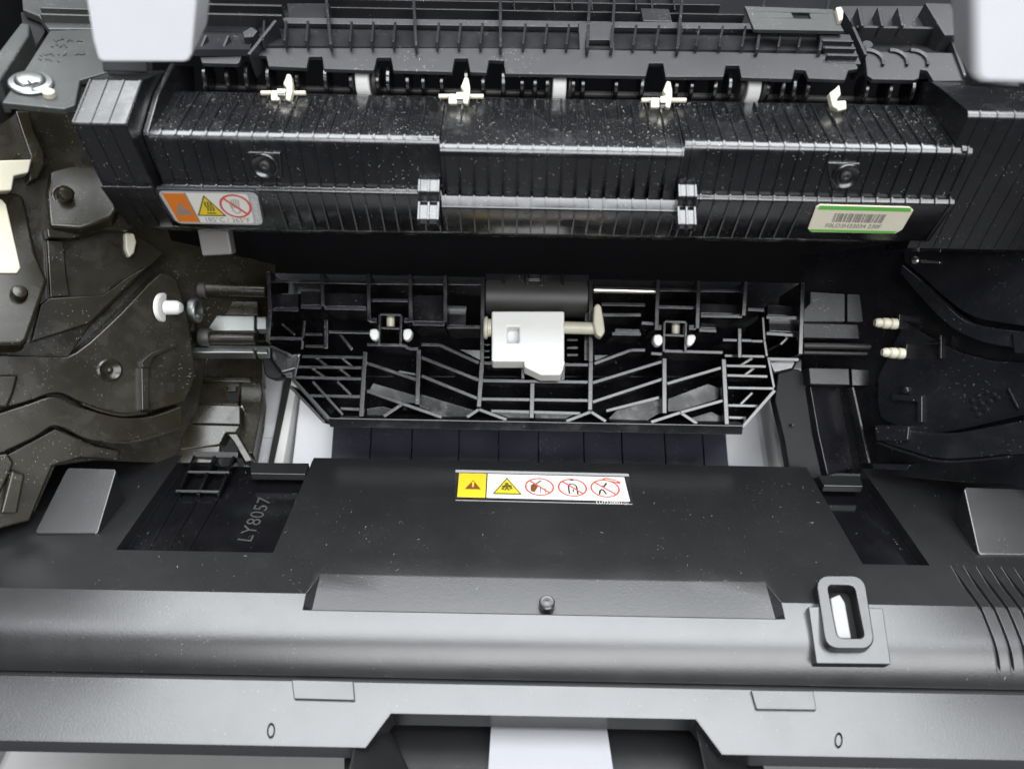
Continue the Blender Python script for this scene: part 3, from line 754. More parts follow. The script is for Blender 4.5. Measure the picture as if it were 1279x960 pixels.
for i, (px, lb) in enumerate([(352, 'leftmost of the four cream paper flags behind the fuser'), (574, 'second cream paper flag from the left, under the double notch'), (827, 'third cream paper flag from the left, between the middle and right white rollers'), (1043, 'rightmost cream paper flag, tilted, behind the fuser')]):
    t = thing('paper_flag', lb, 'paper flag', D(px, sy(px)+10, 23.5), 'cream paper flags on the exit shaft')
    ct = (px, sy(px)+11)
    if i < 3:
        m = MB(); m.tube(D(px-26, ct[1]-1, 23.5), D(px+30, ct[1]-1, 23.5), 0.075, 10); m.build('axle', M_CREAM, t)
        m = MB(); PFp = rowplane(90, 23.45, 130, 23.35)
        m.plate([(px-14, ct[1]-5), (px-3, ct[1]-5), (px-3, ct[1]+8), (px-14, ct[1]+8)], PFp, -0.12, 0.12); m.build('stop', M_CREAM, t, bev=0.04)
        m = MB(); m.lathe(D(px-3, ct[1]+1, 23.4), ax, [(0, .22), (.24, .22)], 16); m.build('collar', M_ROD, t)
        m = MB(); m.plate([(px+4, ct[1]-20), (px+6, ct[1]-26), (px+11, ct[1]-25), (px+13, ct[1]-14), (px+13, ct[1]-4), (px+10, ct[1]+9), (px+4, ct[1]+7), (px+5, ct[1]-8), (px+1, ct[1]-13)], PFp, -0.1, 0.16); m.build('blade', M_CREAM, t, bev=0.05)
    else:
        PFp = rowplane(90, 23.45, 140, 23.3)
        m = MB(); m.plate([(1036, 116), (1044, 110), (1049, 105), (1051, 118), (1046, 124), (1048, 138), (1040, 133)], PFp, -0.1, 0.16); m.build('blade', M_CREAM, t, bev=0.05)
        m = MB(); m.plate([(1044, 126), (1057, 125), (1058, 136), (1046, 139)], PFp, -0.15, 0.12); m.build('stop', M_CREAM, t, bev=0.04)

# ================================================================== WHITE ARMS near the camera
WA = rowplane(80, 17.2, 0, 16.0)
def arm(poly, label, tongue):
    t = thing('casing_arm', label, 'casing arm', WA(poly[2][0], poly[2][1], -1))
    m = MB(); m.plate(poly, WA, -1.4, 0.0); m.build('arm', M_CASE, t, bev=0.25, seg=4)
    m = MB(); m.plate(tongue, rowplane(95, 19.0, 60, 18.8), -0.3, 0); m.build('tongue', M_GUIDE, t, bev=0.05)
arm([(100, -60), (252, -60), (246, 0), (240, 68), (236, 76), (230, 78), (128, 78), (122, 73), (116, 50), (108, 0)], 'white casing arm at the upper left, cut by the picture edge', [(126, 70), (184, 72), (184, 91), (128, 90)])
arm([(1206, -60), (1330, -60), (1340, 112), (1226, 108), (1217, 103), (1213, 95), (1210, 0)], 'white casing arm at the upper right corner, running out of the picture', [(1212, 92), (1275, 96), (1275, 110), (1212, 107)])

# ================================================================== LEFT UPPER BRACKET PLATE with screw
PS = Plane((20, 120, 21.5), (110, 125, 22.0), (60, 30, 24.0))
bp = thing('bracket_plate', 'dark grey bracket plate with raised marks at the upper left', 'bracket', PS(60, 120))
m = MB(); m.plate([(62, 38), (135, 36), (135, 90), (100, 100), (94, 131), (80, 136), (2, 128), (10, 116), (30, 88)], PS, -0.2, 0.0); m.build('plate', M_PLATE, bp, bev=0.04)
m = MB(); m.plate([(25, -30), (120, -30), (120, 36), (60, 36), (48, 20), (28, 12)], PS, -0.4, -0.15); m.build('rear_plate', M_PLATE, bp, bev=0.05)
for y in (9, 17):
    m = MB(); m.wall((50, y), (118, y+2), PS, 0.10, -0.2, 0.12); m.build('rib', M_PLATE, bp, bev=0.03)
m = MB(); m.plate([(42, 12), (52, 20), (56, 40), (8, 118), (-10, 130), (-10, 105), (30, 44), (26, 16)], PS, -1.2, -0.5); m.build('channel', M_HOLE, bp)
m = MB(); m.plate([(26, 28), (37, 30), (36, 44), (0, 100), (-20, 100), (-20, 88)], PS, -1.0, 0.1); m.build('strap', M_PLATE, bp, bev=0.06)
R_ = random.Random(8); m = MB()
for y0, x0, x1 in ((50, 64, 100), (57, 60, 84), (68, 50, 104), (75, 48, 80)):
    x = x0
    while x < x1:
        l = R_.uniform(1.5, 4)
        if R_.random() < .75: m.wall((x, y0+R_.uniform(-2, 2)), (x+l, y0+R_.uniform(-2, 2)), PS, 0.03, -0.01, 0.03)
        x += l + R_.uniform(.8, 2.2)
m.build('moulded_mark', M_PLATE, bp)
scw = thing('screw', 'shiny zinc screw on the grey bracket plate', 'screw', PS(39, 104))
c = PS(39, 105, 0.02)
m = MB(); m.lathe(c, PS.n, [(0, .58), (.05, .60), (.09, .56), (.12, .42), (.20, .38), (.25, .30), (.26, .0)], 32, cap=False); m.build('head', M_METAL, scw)
A_ = PS(39, 105, 0.285)
for d in ((1, 0), (0, 1)):
    t1 = (PS(60, 100, .28)-A_).normalized(); t2 = PS.n.cross(t1)
    a = t1*d[0]+t2*d[1]; b_ = t2*d[0]-t1*d[1]
    m = MB(); m.box(A_, a*0.2, b_*0.035, PS.n*0.012); m.build('cross_slot', M_RUBBER, scw)
m = MB(); c = PS(62, 120, 0.0); m.lathe(c-PS.n*.1, PS.n, [(0, .17), (.25, .17), (.3, .1)], 16); m.build('peg', M_CREAM, bp)

# ================================================================== LEFT SIDE FRAME
LPp = Plane((0, 400, 25.0), (330, 400, 31.2), (0, 600, 25.0))
lf = thing('side_frame', 'black moulded frame plate, tinted olive as if warmly lit, along the left inside of the printer', 'side frame', LPp(160, 560))
def part(name, poly, h0, h1, mt=M_OLIVE, par=None, pl=LPp, bev=0.05):
    m = MB(); m.plate(poly, pl, h0, h1); return m.build(name, mt, par or lf, bev=bev)
PLT = Plane((0, 240, 25.2), (60, 240, 26.2), (0, 430, 23.9))
def curve(pts, n=5):
    out = []
    for i in range(len(pts)-1):
        p0 = Vector(pts[max(i-1, 0)]); p1 = Vector(pts[i]); p2 = Vector(pts[i+1]); p3 = Vector(pts[min(i+2, len(pts)-1)])
        for k in range(n):
            t = k/n
            out.append(tuple(0.5*((2*p1)+(p2-p0)*t+(2*p0-5*p1+4*p2-p3)*t*t+(3*p1-p0-3*p2+p3)*t**3)))
    return out + [pts[-1]]
part('frame_wall', [(-60, 100), (150, 110), (215, 300), (345, 330), (345, 425), (262, 430), (250, 500), (240, 560), (200, 578), (120, 575), (70, 582), (40, 650), (0, 672), (-60, 690)], -1.8, -1.2)
part('upper_plate', [(-40, 132), (95, 136), (108, 180), (150, 280), (205, 316), (110, 410), (80, 455), (0, 448), (-40, 440)], -1.3, -0.6)
part('stay', [(18, 138), (38, 138), (42, 160), (56, 190), (57, 205), (48, 222), (36, 228), (34, 205), (38, 195), (28, 168)], -0.7, 0.05, bev=0.08)
part('bearing_block', [(88, 205), (137, 207), (141, 240), (147, 262), (140, 272), (100, 284), (60, 282), (56, 240), (60, 212)], -0.8, 0.0, pl=Plane((60, 205, 26.6), (140, 205, 27.6), (60, 282, 25.7)), bev=0.15)
part('bearing_flange', [(66, 277), (150, 268), (168, 282), (160, 288), (66, 284)], -0.6, 0.15, bev=0.05)
part('hook', [(58, 285), (102, 286), (103, 294), (92, 298), (60, 297)], -0.5, 0.1, bev=0.06)
part('post', [(58, 299), (80, 301), (84, 345), (88, 370), (62, 372)], -0.6, -0.25, bev=0.06)
part('side_tab', [(-40, 235), (20, 240), (30, 245), (46, 318), (60, 350), (34, 425), (28, 430), (-40, 432)], -0.9, 0.0, pl=PLT, bev=0.12)
part('arm_ledge', [(62, 372), (128, 368), (162, 344), (188, 330), (112, 404), (38, 428), (50, 380)], -0.9, -0.2, bev=0.06)
c = Plane((60, 205, 26.6), (140, 205, 27.6), (60, 282, 25.7))(80, 245, 0.0)
m = MB(); m.lathe(c-LPp.n*.2, LPp.n, [(0, .38), (.22, .38), (.24, .34), (.2, .30)], 24); m.build('bearing_ring', M_OLIVE, lf)
m = MB(); m.lathe(c-LPp.n*.1, LPp.n, [(0, .27), (.45, .25), (.53, .18), (.55, 0)], 24, cap=False); m.build('pin', M_OLIVE, lf)
c = PLT(23, 368, 0.0)
m = MB(); m.lathe(c-PLT.n*.1, PLT.n, [(0, .26), (.3, .26), (.42, .2), (.46, 0)], 24, cap=False); m.build('knob', M_OLIVE, lf)
part('guide_plate', curve([(-40, 440), (60, 445), (95, 440), (150, 392), (200, 342), (222, 350)], 3) + [(236, 400), (245, 470), (232, 500)] + curve([(228, 503), (186, 514), (155, 517), (128, 512), (100, 502), (70, 491), (30, 503), (-40, 522)], 4), -1.1, -0.1, bev=0.06)
part('guide_edge', curve([(104, 503), (128, 511.5), (155, 516.5), (184, 513.5)], 4) + [(184, 517)] + curve([(184, 517), (155, 520), (128, 515), (104, 506)], 4)[1:], -0.4, 0.06, bev=0.02)
part('front_tab', [(-40, 468), (24, 468), (18, 490), (10, 509), (-40, 512)], -0.4, 0.25, bev=0.1)
part('stop_bar', [(176, 459), (187, 459), (187, 511), (177, 513)], -0.3, 0.28, bev=0.05)
part('stop_bar', [(178, 459), (176, 452), (188, 441), (220, 428), (222, 432), (192, 446), (187, 459)], -0.3, 0.14, bev=0.03)
part('paper_rail', curve([(-40, 528), (30, 506), (68, 495), (100, 508), (150, 521), (190, 519), (228, 506)], 4) + [(229, 533)] + curve([(229, 533), (190, 545), (150, 552), (110, 549), (70, 532), (40, 548), (-40, 585)], 4), -1.1, 0.05, bev=0.06)
part('rail_edge', curve([(130, 549), (160, 550.5), (195, 543), (229, 532)], 4) + curve([(229, 535), (195, 547), (160, 554), (130, 552)], 4), -0.2, 0.16, bev=0.02)
part('foot', [(-40, 590), (10, 566), (70, 534), (120, 556), (150, 562), (150, 575), (100, 572), (66, 582), (38, 650), (0, 660), (-40, 680)], -1.4, -0.25, bev=0.08)
part('foot_tab', [(14, 588), (32, 592), (22, 642), (0, 642)], -0.3, 0.35, bev=0.08)
part('foot_tab', [(-40, 572), (10, 566), (18, 578), (-10, 640), (-40, 640)], -0.3, 0.1, bev=0.08)
for px, py, r in ((137, 462, .42),):
    c = LPp(px, py, -0.1); m = MB(); m.lathe(c-LPp.n*.1, LPp.n, [(0, r), (.16, r), (.2, r*.85), (.14, r*.6), (.12, r*.3), (.24, r*.2), (.26, 0)], 24, cap=False); m.build('stud', M_OLIVE, lf)
part('square_hole', [(209, 477), (218, 477), (218, 490), (209, 490)], -0.2, -0.085, M_HOLE, bev=0)  # flat dark patch painted for the shade in the hole
part('mark_line', [(136, 358), (150, 345), (151, 347), (137, 360)], -0.4, -0.17, bev=0.0)
part('mark_line', [(158, 352), (168, 344), (169, 346), (159, 354)], -0.4, -0.17, bev=0.0)
# cream pieces at the picture edge
cr = thing('cream_hook', 'cream hook at the left picture edge above the cream panel', 'hook', LPp(10, 240))
m = MB(); m.plate([(-40, 205), (2, 200), (40, 199), (36, 216), (18, 220), (15, 238), (-40, 242)], LPp, -0.3, 0.35); m.build('hook', M_CREAM, cr, bev=0.06)
m = MB(); m.plate([(-40, 250), (2, 248), (8, 255), (26, 334), (22, 341), (-40, 341)], PLT, -0.02, 0.08)
tag(m.build('cream_panel', M_CREAM, lf, bev=0.05), 'blank cream panel')
m = MB(); m.plate([(156, 290), (168, 291), (171, 302), (168, 316), (162, 322), (157, 311)], LPp, -1.1, -0.35)
tag(m.build('idler_wheel', M_CREAM, lf, bev=0.08), 'half hidden cream wheel')
m = MB(); m.plate([(244, 278), (284, 282), (290, 318), (252, 320)], rowplane(280, 27.5, 318, 27.8), -0.5, 0)
tag(m.build('connector', M_GREY, None, bev=0.08), 'white ribbed connector, greyed for the shade under the orange label', 'connector')  # white part given a grey colour to stand for shade

# block at the foot of the left frame, next to the tray
lb = thing('stepped_block', 'olive brown stepped block between left frame and feed unit', 'block', D(280, 585, 29))
PB = Plane((230, 520, 30.9), (320, 520, 31.3), (230, 440, 32.6))
part('upper_step', [(262, 440), (326, 437), (328, 470), (318, 480), (250, 474)], -1, 0, par=lb, pl=PB)
part('rail', [(246, 469), (314, 471), (314, 477), (244, 475)], -0.3, 0.2, par=lb, pl=PB)
part('middle_step', [(242, 476), (300, 478), (298, 506), (232, 504)], -1, 0.05, par=lb, pl=PB)
part('pocket', [(283, 482), (301, 482), (297, 501), (283, 500)], -0.1, 0.065, M_HOLE, par=lb, pl=PB, bev=0)  # dark patch stands for the shade inside the pocket
part('pocket_tongue', [(284, 482), (295, 482), (295, 488), (284, 488)], 0.0, 0.2, par=lb, pl=PB, bev=0.03)
PB2 = Plane((230, 505, 30.6), (300, 506, 30.8), (230, 530, 30.3))
part('front_face', [(228, 504), (300, 506), (300, 530), (230, 528)], -0.8, 0.05, par=lb, pl=PB2)
part('lower_step', [(226, 529), (300, 531), (294, 540), (282, 540), (274, 555), (224, 562)], -0.8, 0.0, par=lb, pl=PB2)
part('base', [(205, 560), (275, 556), (272, 578), (203, 578)], -0.8, -0.1, par=lb, pl=PB2)
part('end_cheek', [(300, 478), (326, 470), (328, 490), (325, 520), (316, 566), (300, 565), (290, 545), (300, 530)], -1.2, -0.05, par=lb, pl=PB)
part('leg', [(283, 541), (296, 541), (316, 575), (306, 577), (292, 552)], -0.6, 0.15, par=lb, pl=PB2)
m = MB(); c = PB(303, 510, 0.1); m.lathe(c-PB.n*.1, PB.n, [(0, .1), (.2, .1), (.26, .05)], 14); m.build('peg', M_ROD, lb)

# ---------------- shafts between left frame and feed unit
def shaft(name, label, cat, a, b, w, r, mt, group=None, collars=()):
    t = thing(name, label, cat, D((a[0]+b[0])/2, (a[1]+b[1])/2, w), group)
    m = MB(); m.tube(D(*a, w), D(*b, w), r, 24); m.build('rod', mt, t)
    for px, py, rr_, ln, mm in collars:
        c = D(px, py, w); m = MB(); m.lathe(c-ax*ln/2, ax, [(0, rr_*.9), (ln*.15, rr_), (ln*.85, rr_), (ln, rr_*.9)], 20); m.build('collar', mm, t)
    return t
shaft('drive_shaft', 'upper dark drive shaft left of the feed unit', 'shaft', (256, 361), (333, 364), 30.6, 0.26, M_OLIVE, collars=((254, 363, .34, .35, M_RUBBER),))
shaft('drive_shaft', 'lower olive drive shaft left of the feed unit', 'shaft', (255, 423), (320, 423), 30.2, 0.25, M_OLIVE, collars=((257, 421, .38, .45, M_RUBBER), (238, 414, .42, .3, M_OLIVE), (226, 414, .3, .4, M_METAL)))
m = MB(); m.plate([(245, 393), (318, 394), (318, 413), (245, 413)], rowplane(393, 31.2, 413, 30.9), -0.5, 0)
m.plate([(320, 395), (333, 395), (333, 411), (320, 411)], rowplane(393, 31.2, 413, 30.9), -0.5, -0.05)
tag(m.build('metal_bar', M_METAL, None, bev=0.05), 'bright metal bar between the two left shafts', 'bar')
m = MB(); m.plate([(225, 433), (317, 433), (317, 440), (222, 440)], rowplane(433, 30.4, 440, 30.2), -0.4, 0)
m.plate([(320, 434), (334, 434), (334, 441), (320, 441)], rowplane(433, 30.4, 440, 30.2), -0.4, -0.05)
tag(m.build('metal_bar', M_METAL, None, bev=0.05), 'thin bright metal bar below the lower left shaft', 'bar')
m = MB(); m.plate([(264, 375), (322, 376), (322, 394), (262, 393)], rowplane(375, 31.6, 394, 31.4), -0.5, 0)
tag(m.build('shaft_cover', M_OLIVE, None, bev=0.05), 'olive cover strip above the bright metal bar', 'cover strip')
wc = thing('white_bushing', 'white bushing with a round nose on the left frame', 'bushing', D(214, 385, 28.2))
PBu = LPp
c = LPp(208, 384, -0.05); bx_ = Vector((1, 0, -0.12)).normalized()
m = MB(); m.lathe(c-bx_*.2, bx_, [(0, .56), (.12, .56), (.16, .5)], 28); m.build('disc', M_WHITE, wc)
m = MB(); m.lathe(c, bx_, [(0, .28), (.45, .27), (.6, .18), (.65, 0)], 24, cap=False); m.build('nose', M_WHITE, wc)
m = MB(); m.lathe(D(238, 388, 29.9), ax, [(0, .36), (.0, .46), (.06, .5), (.28, .5), (.34, .46), (.34, .36), (.0, .36)], 24, cap=False)
tag(m.build('seal_ring', M_METAL, None), 'grey ring behind the white bushing', 'ring')

# ================================================================== FEED UNIT (ribbed separator in the middle)
fd = thing('feed_unit', 'glossy black ribbed paper feed unit in the middle of the cavity', 'feed unit', D(670, 535, 29.5))
PQ = rowplane(340, 30.6, 530, 29.85)
PQM = rowplane(340, 30.8, 530, 29.6)
PQF = rowplane(340, 32.0, 530, 28.6)      # floors lean more than the rib tops
UPW = [(333, 341), (1004, 354), (1004, 445), (960, 470), (370, 470), (340, 440)]
m = MB(); m.plate(UPW, PQF, -2.3, -1.9); m.build('back_plate', M_FEED, fd)
FLAP = [(372, 442), (455, 436), (455, 428), (905, 437), (962, 445), (968, 490), (928, 530), (412, 521), (366, 474)]
m = MB(); m.plate(FLAP, PQF, -2.35, -1.92); m.build('flap_floor', M_FEED, fd)
PQU = rowplane(340, 30.55, 445, 30.15)
def rib(a, b, wdt=0.12, h0=-1.15, h1=0.0, name='rib', mt=M_FEED, bev=0.022):
    wdt *= 1.15; h0 -= 1.2
    m = MB(); m.wall(a, b, PQU if max(a[1], b[1]) < 453 and min(a[1], b[1]) < 420 else PQ, wdt, h0, h1); return m.build(name, mt, fd, bev=bev, seg=2)
V = [(335, 339, 337, 388), (337, 388, 334, 427), (402, 341, 403, 382), (460, 341, 461, 401), (512, 342, 513, 402), (556, 343, 556, 402), (603, 345, 602, 452),
     (738, 350, 738, 452), (822, 349, 820, 410), (873, 350, 871, 410), (932, 351, 929, 394), (1003, 353, 1000, 442)]
for i, (x0, y0, x1, y1) in enumerate(V): rib((x0, y0), (x1, y1), 0.15, -1.2, 0.05 + (i % 3)*0.012, 'upright_rib')
H = [(338, 350.5, 459, 353, -.45), (462, 353, 602, 354, -.45), (339, 386, 373, 387, -.1), (375, 383, 401, 384, -.12), (405, 384.5, 458, 385.5, -.1), (463, 374.5, 510, 375, -.2),
     (515, 404, 555, 405, -.1), (558, 383.5, 583, 384, -.15), (558, 408, 601, 408, -.18), (824, 361.5, 931, 363, -.6), (823, 383, 870, 384, -.2), (875, 394, 927, 395, -.1),
     (934, 386, 955, 387, -.12), (957, 396, 1000, 397, -.12), (337, 422, 378, 423, -.15), (751, 379.5, 806, 380.5, -.7), (752, 393, 801, 393, -.5), (768, 412, 799, 413, -.2), (764, 416.5, 801, 417, -.3), (801, 403, 818, 404, -.1),
     (873, 412, 895, 413, -.1), (957, 416, 1000, 419, -.3), (958, 448, 998, 449, -.2)]
for x0, y0, x1, y1, h in H: rib((x0, y0), (x1, y1), 0.13, -1.2, h, 'cross_rib')
# stepped infill panels of the upper row
for poly, h in (([(340, 366), (373, 366), (373, 385), (340, 385)], -.5), ([(375, 363), (400, 364), (400, 382), (375, 382)], -.5), ([(405, 365), (458, 366), (458, 384), (405, 383)], -.5),
                ([(515, 368), (554, 368), (554, 403), (515, 402)], -.45), ([(559, 386), (583, 386), (582, 407), (560, 407)], -.4), ([(875, 378), (928, 380), (927, 393), (874, 392)], -.5),
                ([(874, 402), (895, 403), (895, 411), (874, 410)], -.25), ([(960, 398), (999, 400), (999, 416), (960, 414)], -.35), ([(958, 380), (999, 382), (999, 396), (958, 394)], -.6)):
    m = MB(); m.plate(poly, PQM, -1.8, h); m.build('infill_panel', M_FEED, fd, bev=0.05)
# grids right and left of the flap
G = [(381, 417, 403, 417.5, -.3), (381, 432, 405, 432.5, -.3), (377, 445, 453, 446, -.05), (372, 458, 452, 459, -.05), (366, 471, 452, 473, .03), (386, 494, 450, 495, -.25), (425, 510, 449, 511, -.5),
     (902, 425, 953, 426, -.1), (905, 444, 955, 445, -.2), (907, 456.5, 957, 457.5, -.1), (908, 468.5, 959, 470, -.05), (909, 484, 967, 485, .03), (909, 506, 950, 507, -.3), (910, 521, 934, 522, -.5)]
for x0, y0, x1, y1, h in G: rib((x0, y0), (x1, y1), 0.11, -1.2, h, 'cross_rib')
DG = [(390, 476, 428, 518, -.22), (421, 476, 438, 493, -.25), (394, 446, 408, 457, -.2), (427, 447, 440, 458, -.2), (390, 460, 405, 471, -.25), (424, 460, 437, 471, -.25), (337, 432, 362, 443, -.2), (352, 404, 368, 418, -.7), (377, 436, 380, 400, -.5), (366, 476, 373, 446, -.1),
      (940, 447, 922, 458, -.4), (944, 458, 925, 472, -.4), (940, 490, 925, 505, -.3), (975, 430, 988, 418, -.6), (960, 448, 967, 484, -.1), (955, 425, 958, 445, -.3), (953, 396, 955, 425, -.2)]
for x0, y0, x1, y1, h in DG: rib((x0, y0), (x1, y1), 0.10, -1.2, h, 'slant_rib')
# flap uprights
for x0, y0, x1, y1 in ((456, 439, 451, 520), (523, 436, 521, 505), (602, 452, 598, 508), (665, 478, 664, 522), (738, 452, 737, 512), (830, 447, 830, 516), (904, 448, 908, 530)):
    rib((x0, y0), (x1, y1), 0.16, -1.2, 0.06, 'flap_upright')
FLR = [((458, 430), (505, 431)), ((505, 431), (510, 435)), ((510, 435), (522, 435.5)), ((526, 430), (549, 430.5)), ((549, 430.5), (598, 453)), ((526, 446), (598, 474.5)), ((526, 469), (598, 498)),
       ((458, 453), (520, 474)), ((458, 488), (503, 504)), ((503, 504), (552, 521)), ((503, 504), (479, 520)), ((598, 511), (583, 521)), ((598, 511), (633, 524)),
       ((604, 453), (645, 454)), ((645, 454), (653, 458)), ((653, 458), (653, 473)), ((601, 475), (736, 477)), ((600, 498), (736, 500)), ((613, 513), (725, 516)),
       ((704, 455), (735, 455.5)), ((704, 455), (703, 474)), ((653, 464), (676, 471)), ((676, 472), (703, 473)),
       ((742, 454), (788, 437)), ((788, 437), (806, 437)), ((813, 441), (827, 442)), ((740, 478), (828, 451)), ((740, 502), (828, 473)), ((757, 513), (824, 496)), ((738, 514), (707, 526)), ((738, 514), (757, 526)),
       ((829, 438), (903, 440)), ((833, 479), (901, 459)), ((850, 515), (813, 527)), ((850, 515), (871, 529)), ((850, 515), (903, 500))]
for i, (a, b) in enumerate(FLR): rib(a, b, 0.12, -1.2, (-0.03, -0.05, -0.015)[i % 3] - (0.25 if i in (18, 28) else 0), 'flap_rib')
# sloped floors that catch light in the flap cells
for poly in ([(466, 478), (519, 494), (519, 503), (504, 503), (460, 488)], [(526, 492), (592, 512), (580, 521), (553, 520), (524, 508)], [(615, 515), (662, 516), (662, 522), (640, 523)], [(668, 516), (720, 517), (700, 525), (668, 524)],
             [(770, 512), (825, 497), (827, 514), (808, 525), (760, 523)], [(834, 498), (884, 479), (898, 484), (898, 498), (850, 513), (834, 514)], [(862, 522), (888, 514), (902, 520), (905, 528), (876, 528)],
             [(458, 510), (478, 507), (494, 512), (479, 520), (458, 520)], [(499, 462), (519, 466), (519, 469), (497, 465)], [(573, 436), (600, 437), (600, 450)], [(742, 443), (762, 443), (743, 451)]):
    m = MB(); top = [PQM(x, y, -0.62) for x, y in poly]
    m.prism(top, [p - PQ.n*0.4 for p in top]); m.build('cell_floor', M_FEED, fd, bev=0.02)
# lip and chamfers
m = MB(); m.plate([(410, 521.5), (929, 531), (927, 543), (412, 533.5)], rowplane(521, 29.82, 536, 29.95), -1.3, 0.04); m.build('lip', M_FEED, fd, bev=0.04)
rib((366, 474), (411, 523), 0.13, -1.5, 0.02, 'chamfer_rib'); rib((968, 487), (927, 534), 0.13, -1.5, 0.02, 'chamfer_rib')
rib((362, 482), (405, 527), 0.10, -1.5, -.5, 'chamfer_rib')
# lower shoulders
for poly in ([(336, 428), (362, 440), (378, 438), (372, 462), (350, 468), (336, 448)], [(958, 449), (1000, 446), (992, 462), (966, 468)]):
    m = MB(); m.plate(poly, PQ, -1.6, -0.5); m.build('shoulder', M_FEED, fd, bev=0.15)
# T bars with white tips
def tbar(label, vert, horiz, diag, tips):
    t = bpy.data.objects.new('spring_arm', None); COL.objects.link(t); t.empty_display_size = 0.01; put(t, T(PQ(*vert[1], 0)), fd); t['label'] = label
    for nm, (a, b) in (('post', vert), ('bar', horiz)) + ((('brace', diag),) if diag else ()):
        m = MB(); m.wall(a, b, PQ, 0.17 if nm != 'post' else 0.2, -0.6, 0.14 if nm != 'post' else 0.2); m.build(nm, M_FEED, t, bev=0.05)
    return t
tbar('black T-shaped spring arm left of the white roller holder', ((407, 398), (407, 436)), ((408, 414), (462, 415)), ((424, 417), (440, 437)), None)
tbar('black T-shaped spring arm right of the white roller holder', ((924, 409), (924, 447)), ((902, 424), (940, 425)), None, None)
def tip(px, py, lean, label):
    m = MB(); m.plate([(px-5, py-6), (px+3, py-7), (px+6, py-3), (px+5+lean, py+4), (px+1+lean, py+8), (px-4+lean, py+7), (px-6, py+1)], PQ, -0.2, 0.28)
    tag(m.build('white_tip', M_WHITE, None, bev=0.07, seg=3), label, 'tip', 'white tips on the feed unit')
tip(467, 417, 1, 'white tip at the end of the left T-shaped arm'); tip(509, 417, -1, 'white tip right of the left cream pin')
tip(822, 424, 1, 'white tip left of the right cream pin'); tip(864, 424, -2, 'white tip right of the right cream pin')
for (px, py, s_), lbn in (((487, 400, 'left'), 'small cream pin in the left square socket of the feed unit'), ((843, 409, 'r'), 'small cream pin in the right square socket of the feed unit')):
    sk = MB()
    for a, b in (((px-13, py-8), (px+14, py-7)), ((px-14, py+9), (px+13, py+10)), ((px-13, py-8), (px-14, py+30)), ((px+14, py-7), (px+13, py+30))):
        m = MB(); m.wall(a, b, PQ, 0.12, -1.0, 0.1 if a[1] < py+5 else 0.06); m.build('socket_wall', M_FEED, fd, bev=0.03)
    for dx in (-26, 17):
        m = MB(); m.plate([(px+dx, py-4), (px+dx+10, py-4), (px+dx+10, py+3), (px+dx, py+3)], PQ, -1.1, -.05); m.build('socket_block', M_FEED, fd, bev=0.03)
    m = MB(); c = PQ(px+1, py+8, -0.5); m.lathe(c, (PQ(px+1, py-6, -.45)-c), [(0, .17), (.42, .17), (.5, .1)], 16); tag(m.build('cream_pin', M_CREAM, None), lbn, 'pin', 'cream pins in the feed unit')
# metal rod and housing over the holder
m = MB(); m.tube(PQ(741, 362, -.3), PQ(818, 364, -.3), 0.14, 16); tag(m.build('steel_rod', M_ROD, None), 'short polished steel rod right of the roller housing', 'rod')
hs = thing('roller_housing', 'black rounded roller housing above the white holder', 'roller housing', D(670, 388, 30.5))
c0 = Vector((0, PQ(670, 372, -.75).y, PQ(670, 372, -.75).z)); x0, x1 = X(606, 372, 30.7), X(735, 372, 30.7)
m = MB(); m.lathe(Vector((x0, c0.y, c0.z)), ax, [(0, .75), (.05, .8), (x1-x0-.05, .8), (x1-x0, .75)], 36); m.build('roller', M_RUBBER, hs)
m = MB(); m.plate([(605, 340), (737, 342), (737, 358), (605, 357)], PQ, -1.2, -.2); m.build('top_plate', M_FEED, hs, bev=0.08)
for px in (629, 703): 
    m = MB(); m.wall((px, 341), (px, 358), PQ, 0.1, -1, -.05); m.build('fin', M_FEED, hs, bev=0.03)
for a in ([(656, 343), (660, 343), (660, 357), (656, 357)], [(675, 343), (679, 343), (679, 357), (675, 357)], [(660, 342), (675, 342), (675, 349), (660, 349)]):
    m = MB(); m.plate(a, PQ, -1, -.03); m.build('notch_frame', M_FEED, hs, bev=0.03)
# white pickup holder
ph = thing('roller_holder', 'white plastic pickup roller holder with square hole', 'roller holder', D(660, 468, 29.2))
PH = rowplane(388, 29.7, 460, 29.0)
def plate_hole(mb, out, hole, pl, h0, h1):
    (ax0, ay0), (ax1, ay1) = hole
    xs = [out[0][0], ax0, ax1, out[1][0]]; ys = [out[0][1], ay0, ay1, out[1][1]]
    top = [[pl(x, y, h1) for x in xs] for y in ys]; bot = [[p + pl.n*(h0-h1) for p in r] for r in top]
    vs = [p for r in top for p in r] + [p for r in bot for p in r]; fs = []
    I = lambda r, c, k: k*16 + r*4 + c
    for r in range(3):
        for c in range(3):
            if (r, c) == (1, 1): continue
            fs += [(I(r,c,0), I(r,c+1,0), I(r+1,c+1,0), I(r+1,c,0)), (I(r,c,1), I(r+1,c,1), I(r+1,c+1,1), I(r,c+1,1))]
    for c in range(3):
        fs += [(I(0,c,0), I(0,c,1), I(0,c+1,1), I(0,c+1,0)), (I(3,c,0), I(3,c+1,0), I(3,c+1,1), I(3,c,1))]
        fs += [(I(c,0,0), I(c+1,0,0), I(c+1,0,1), I(c,0,1)), (I(c,3,0), I(c,3,1), I(c+1,3,1), I(c+1,3,0))]
    fs += [(I(1,1,0), I(1,2,0), I(1,2,1), I(1,1,1)), (I(2,1,0), I(2,1,1), I(2,2,1), I(2,2,0)), (I(1,1,0), I(1,1,1), I(2,1,1), I(2,1,0)), (I(1,2,0), I(2,2,0), I(2,2,1), I(1,2,1))]
    mb.add(vs, fs)
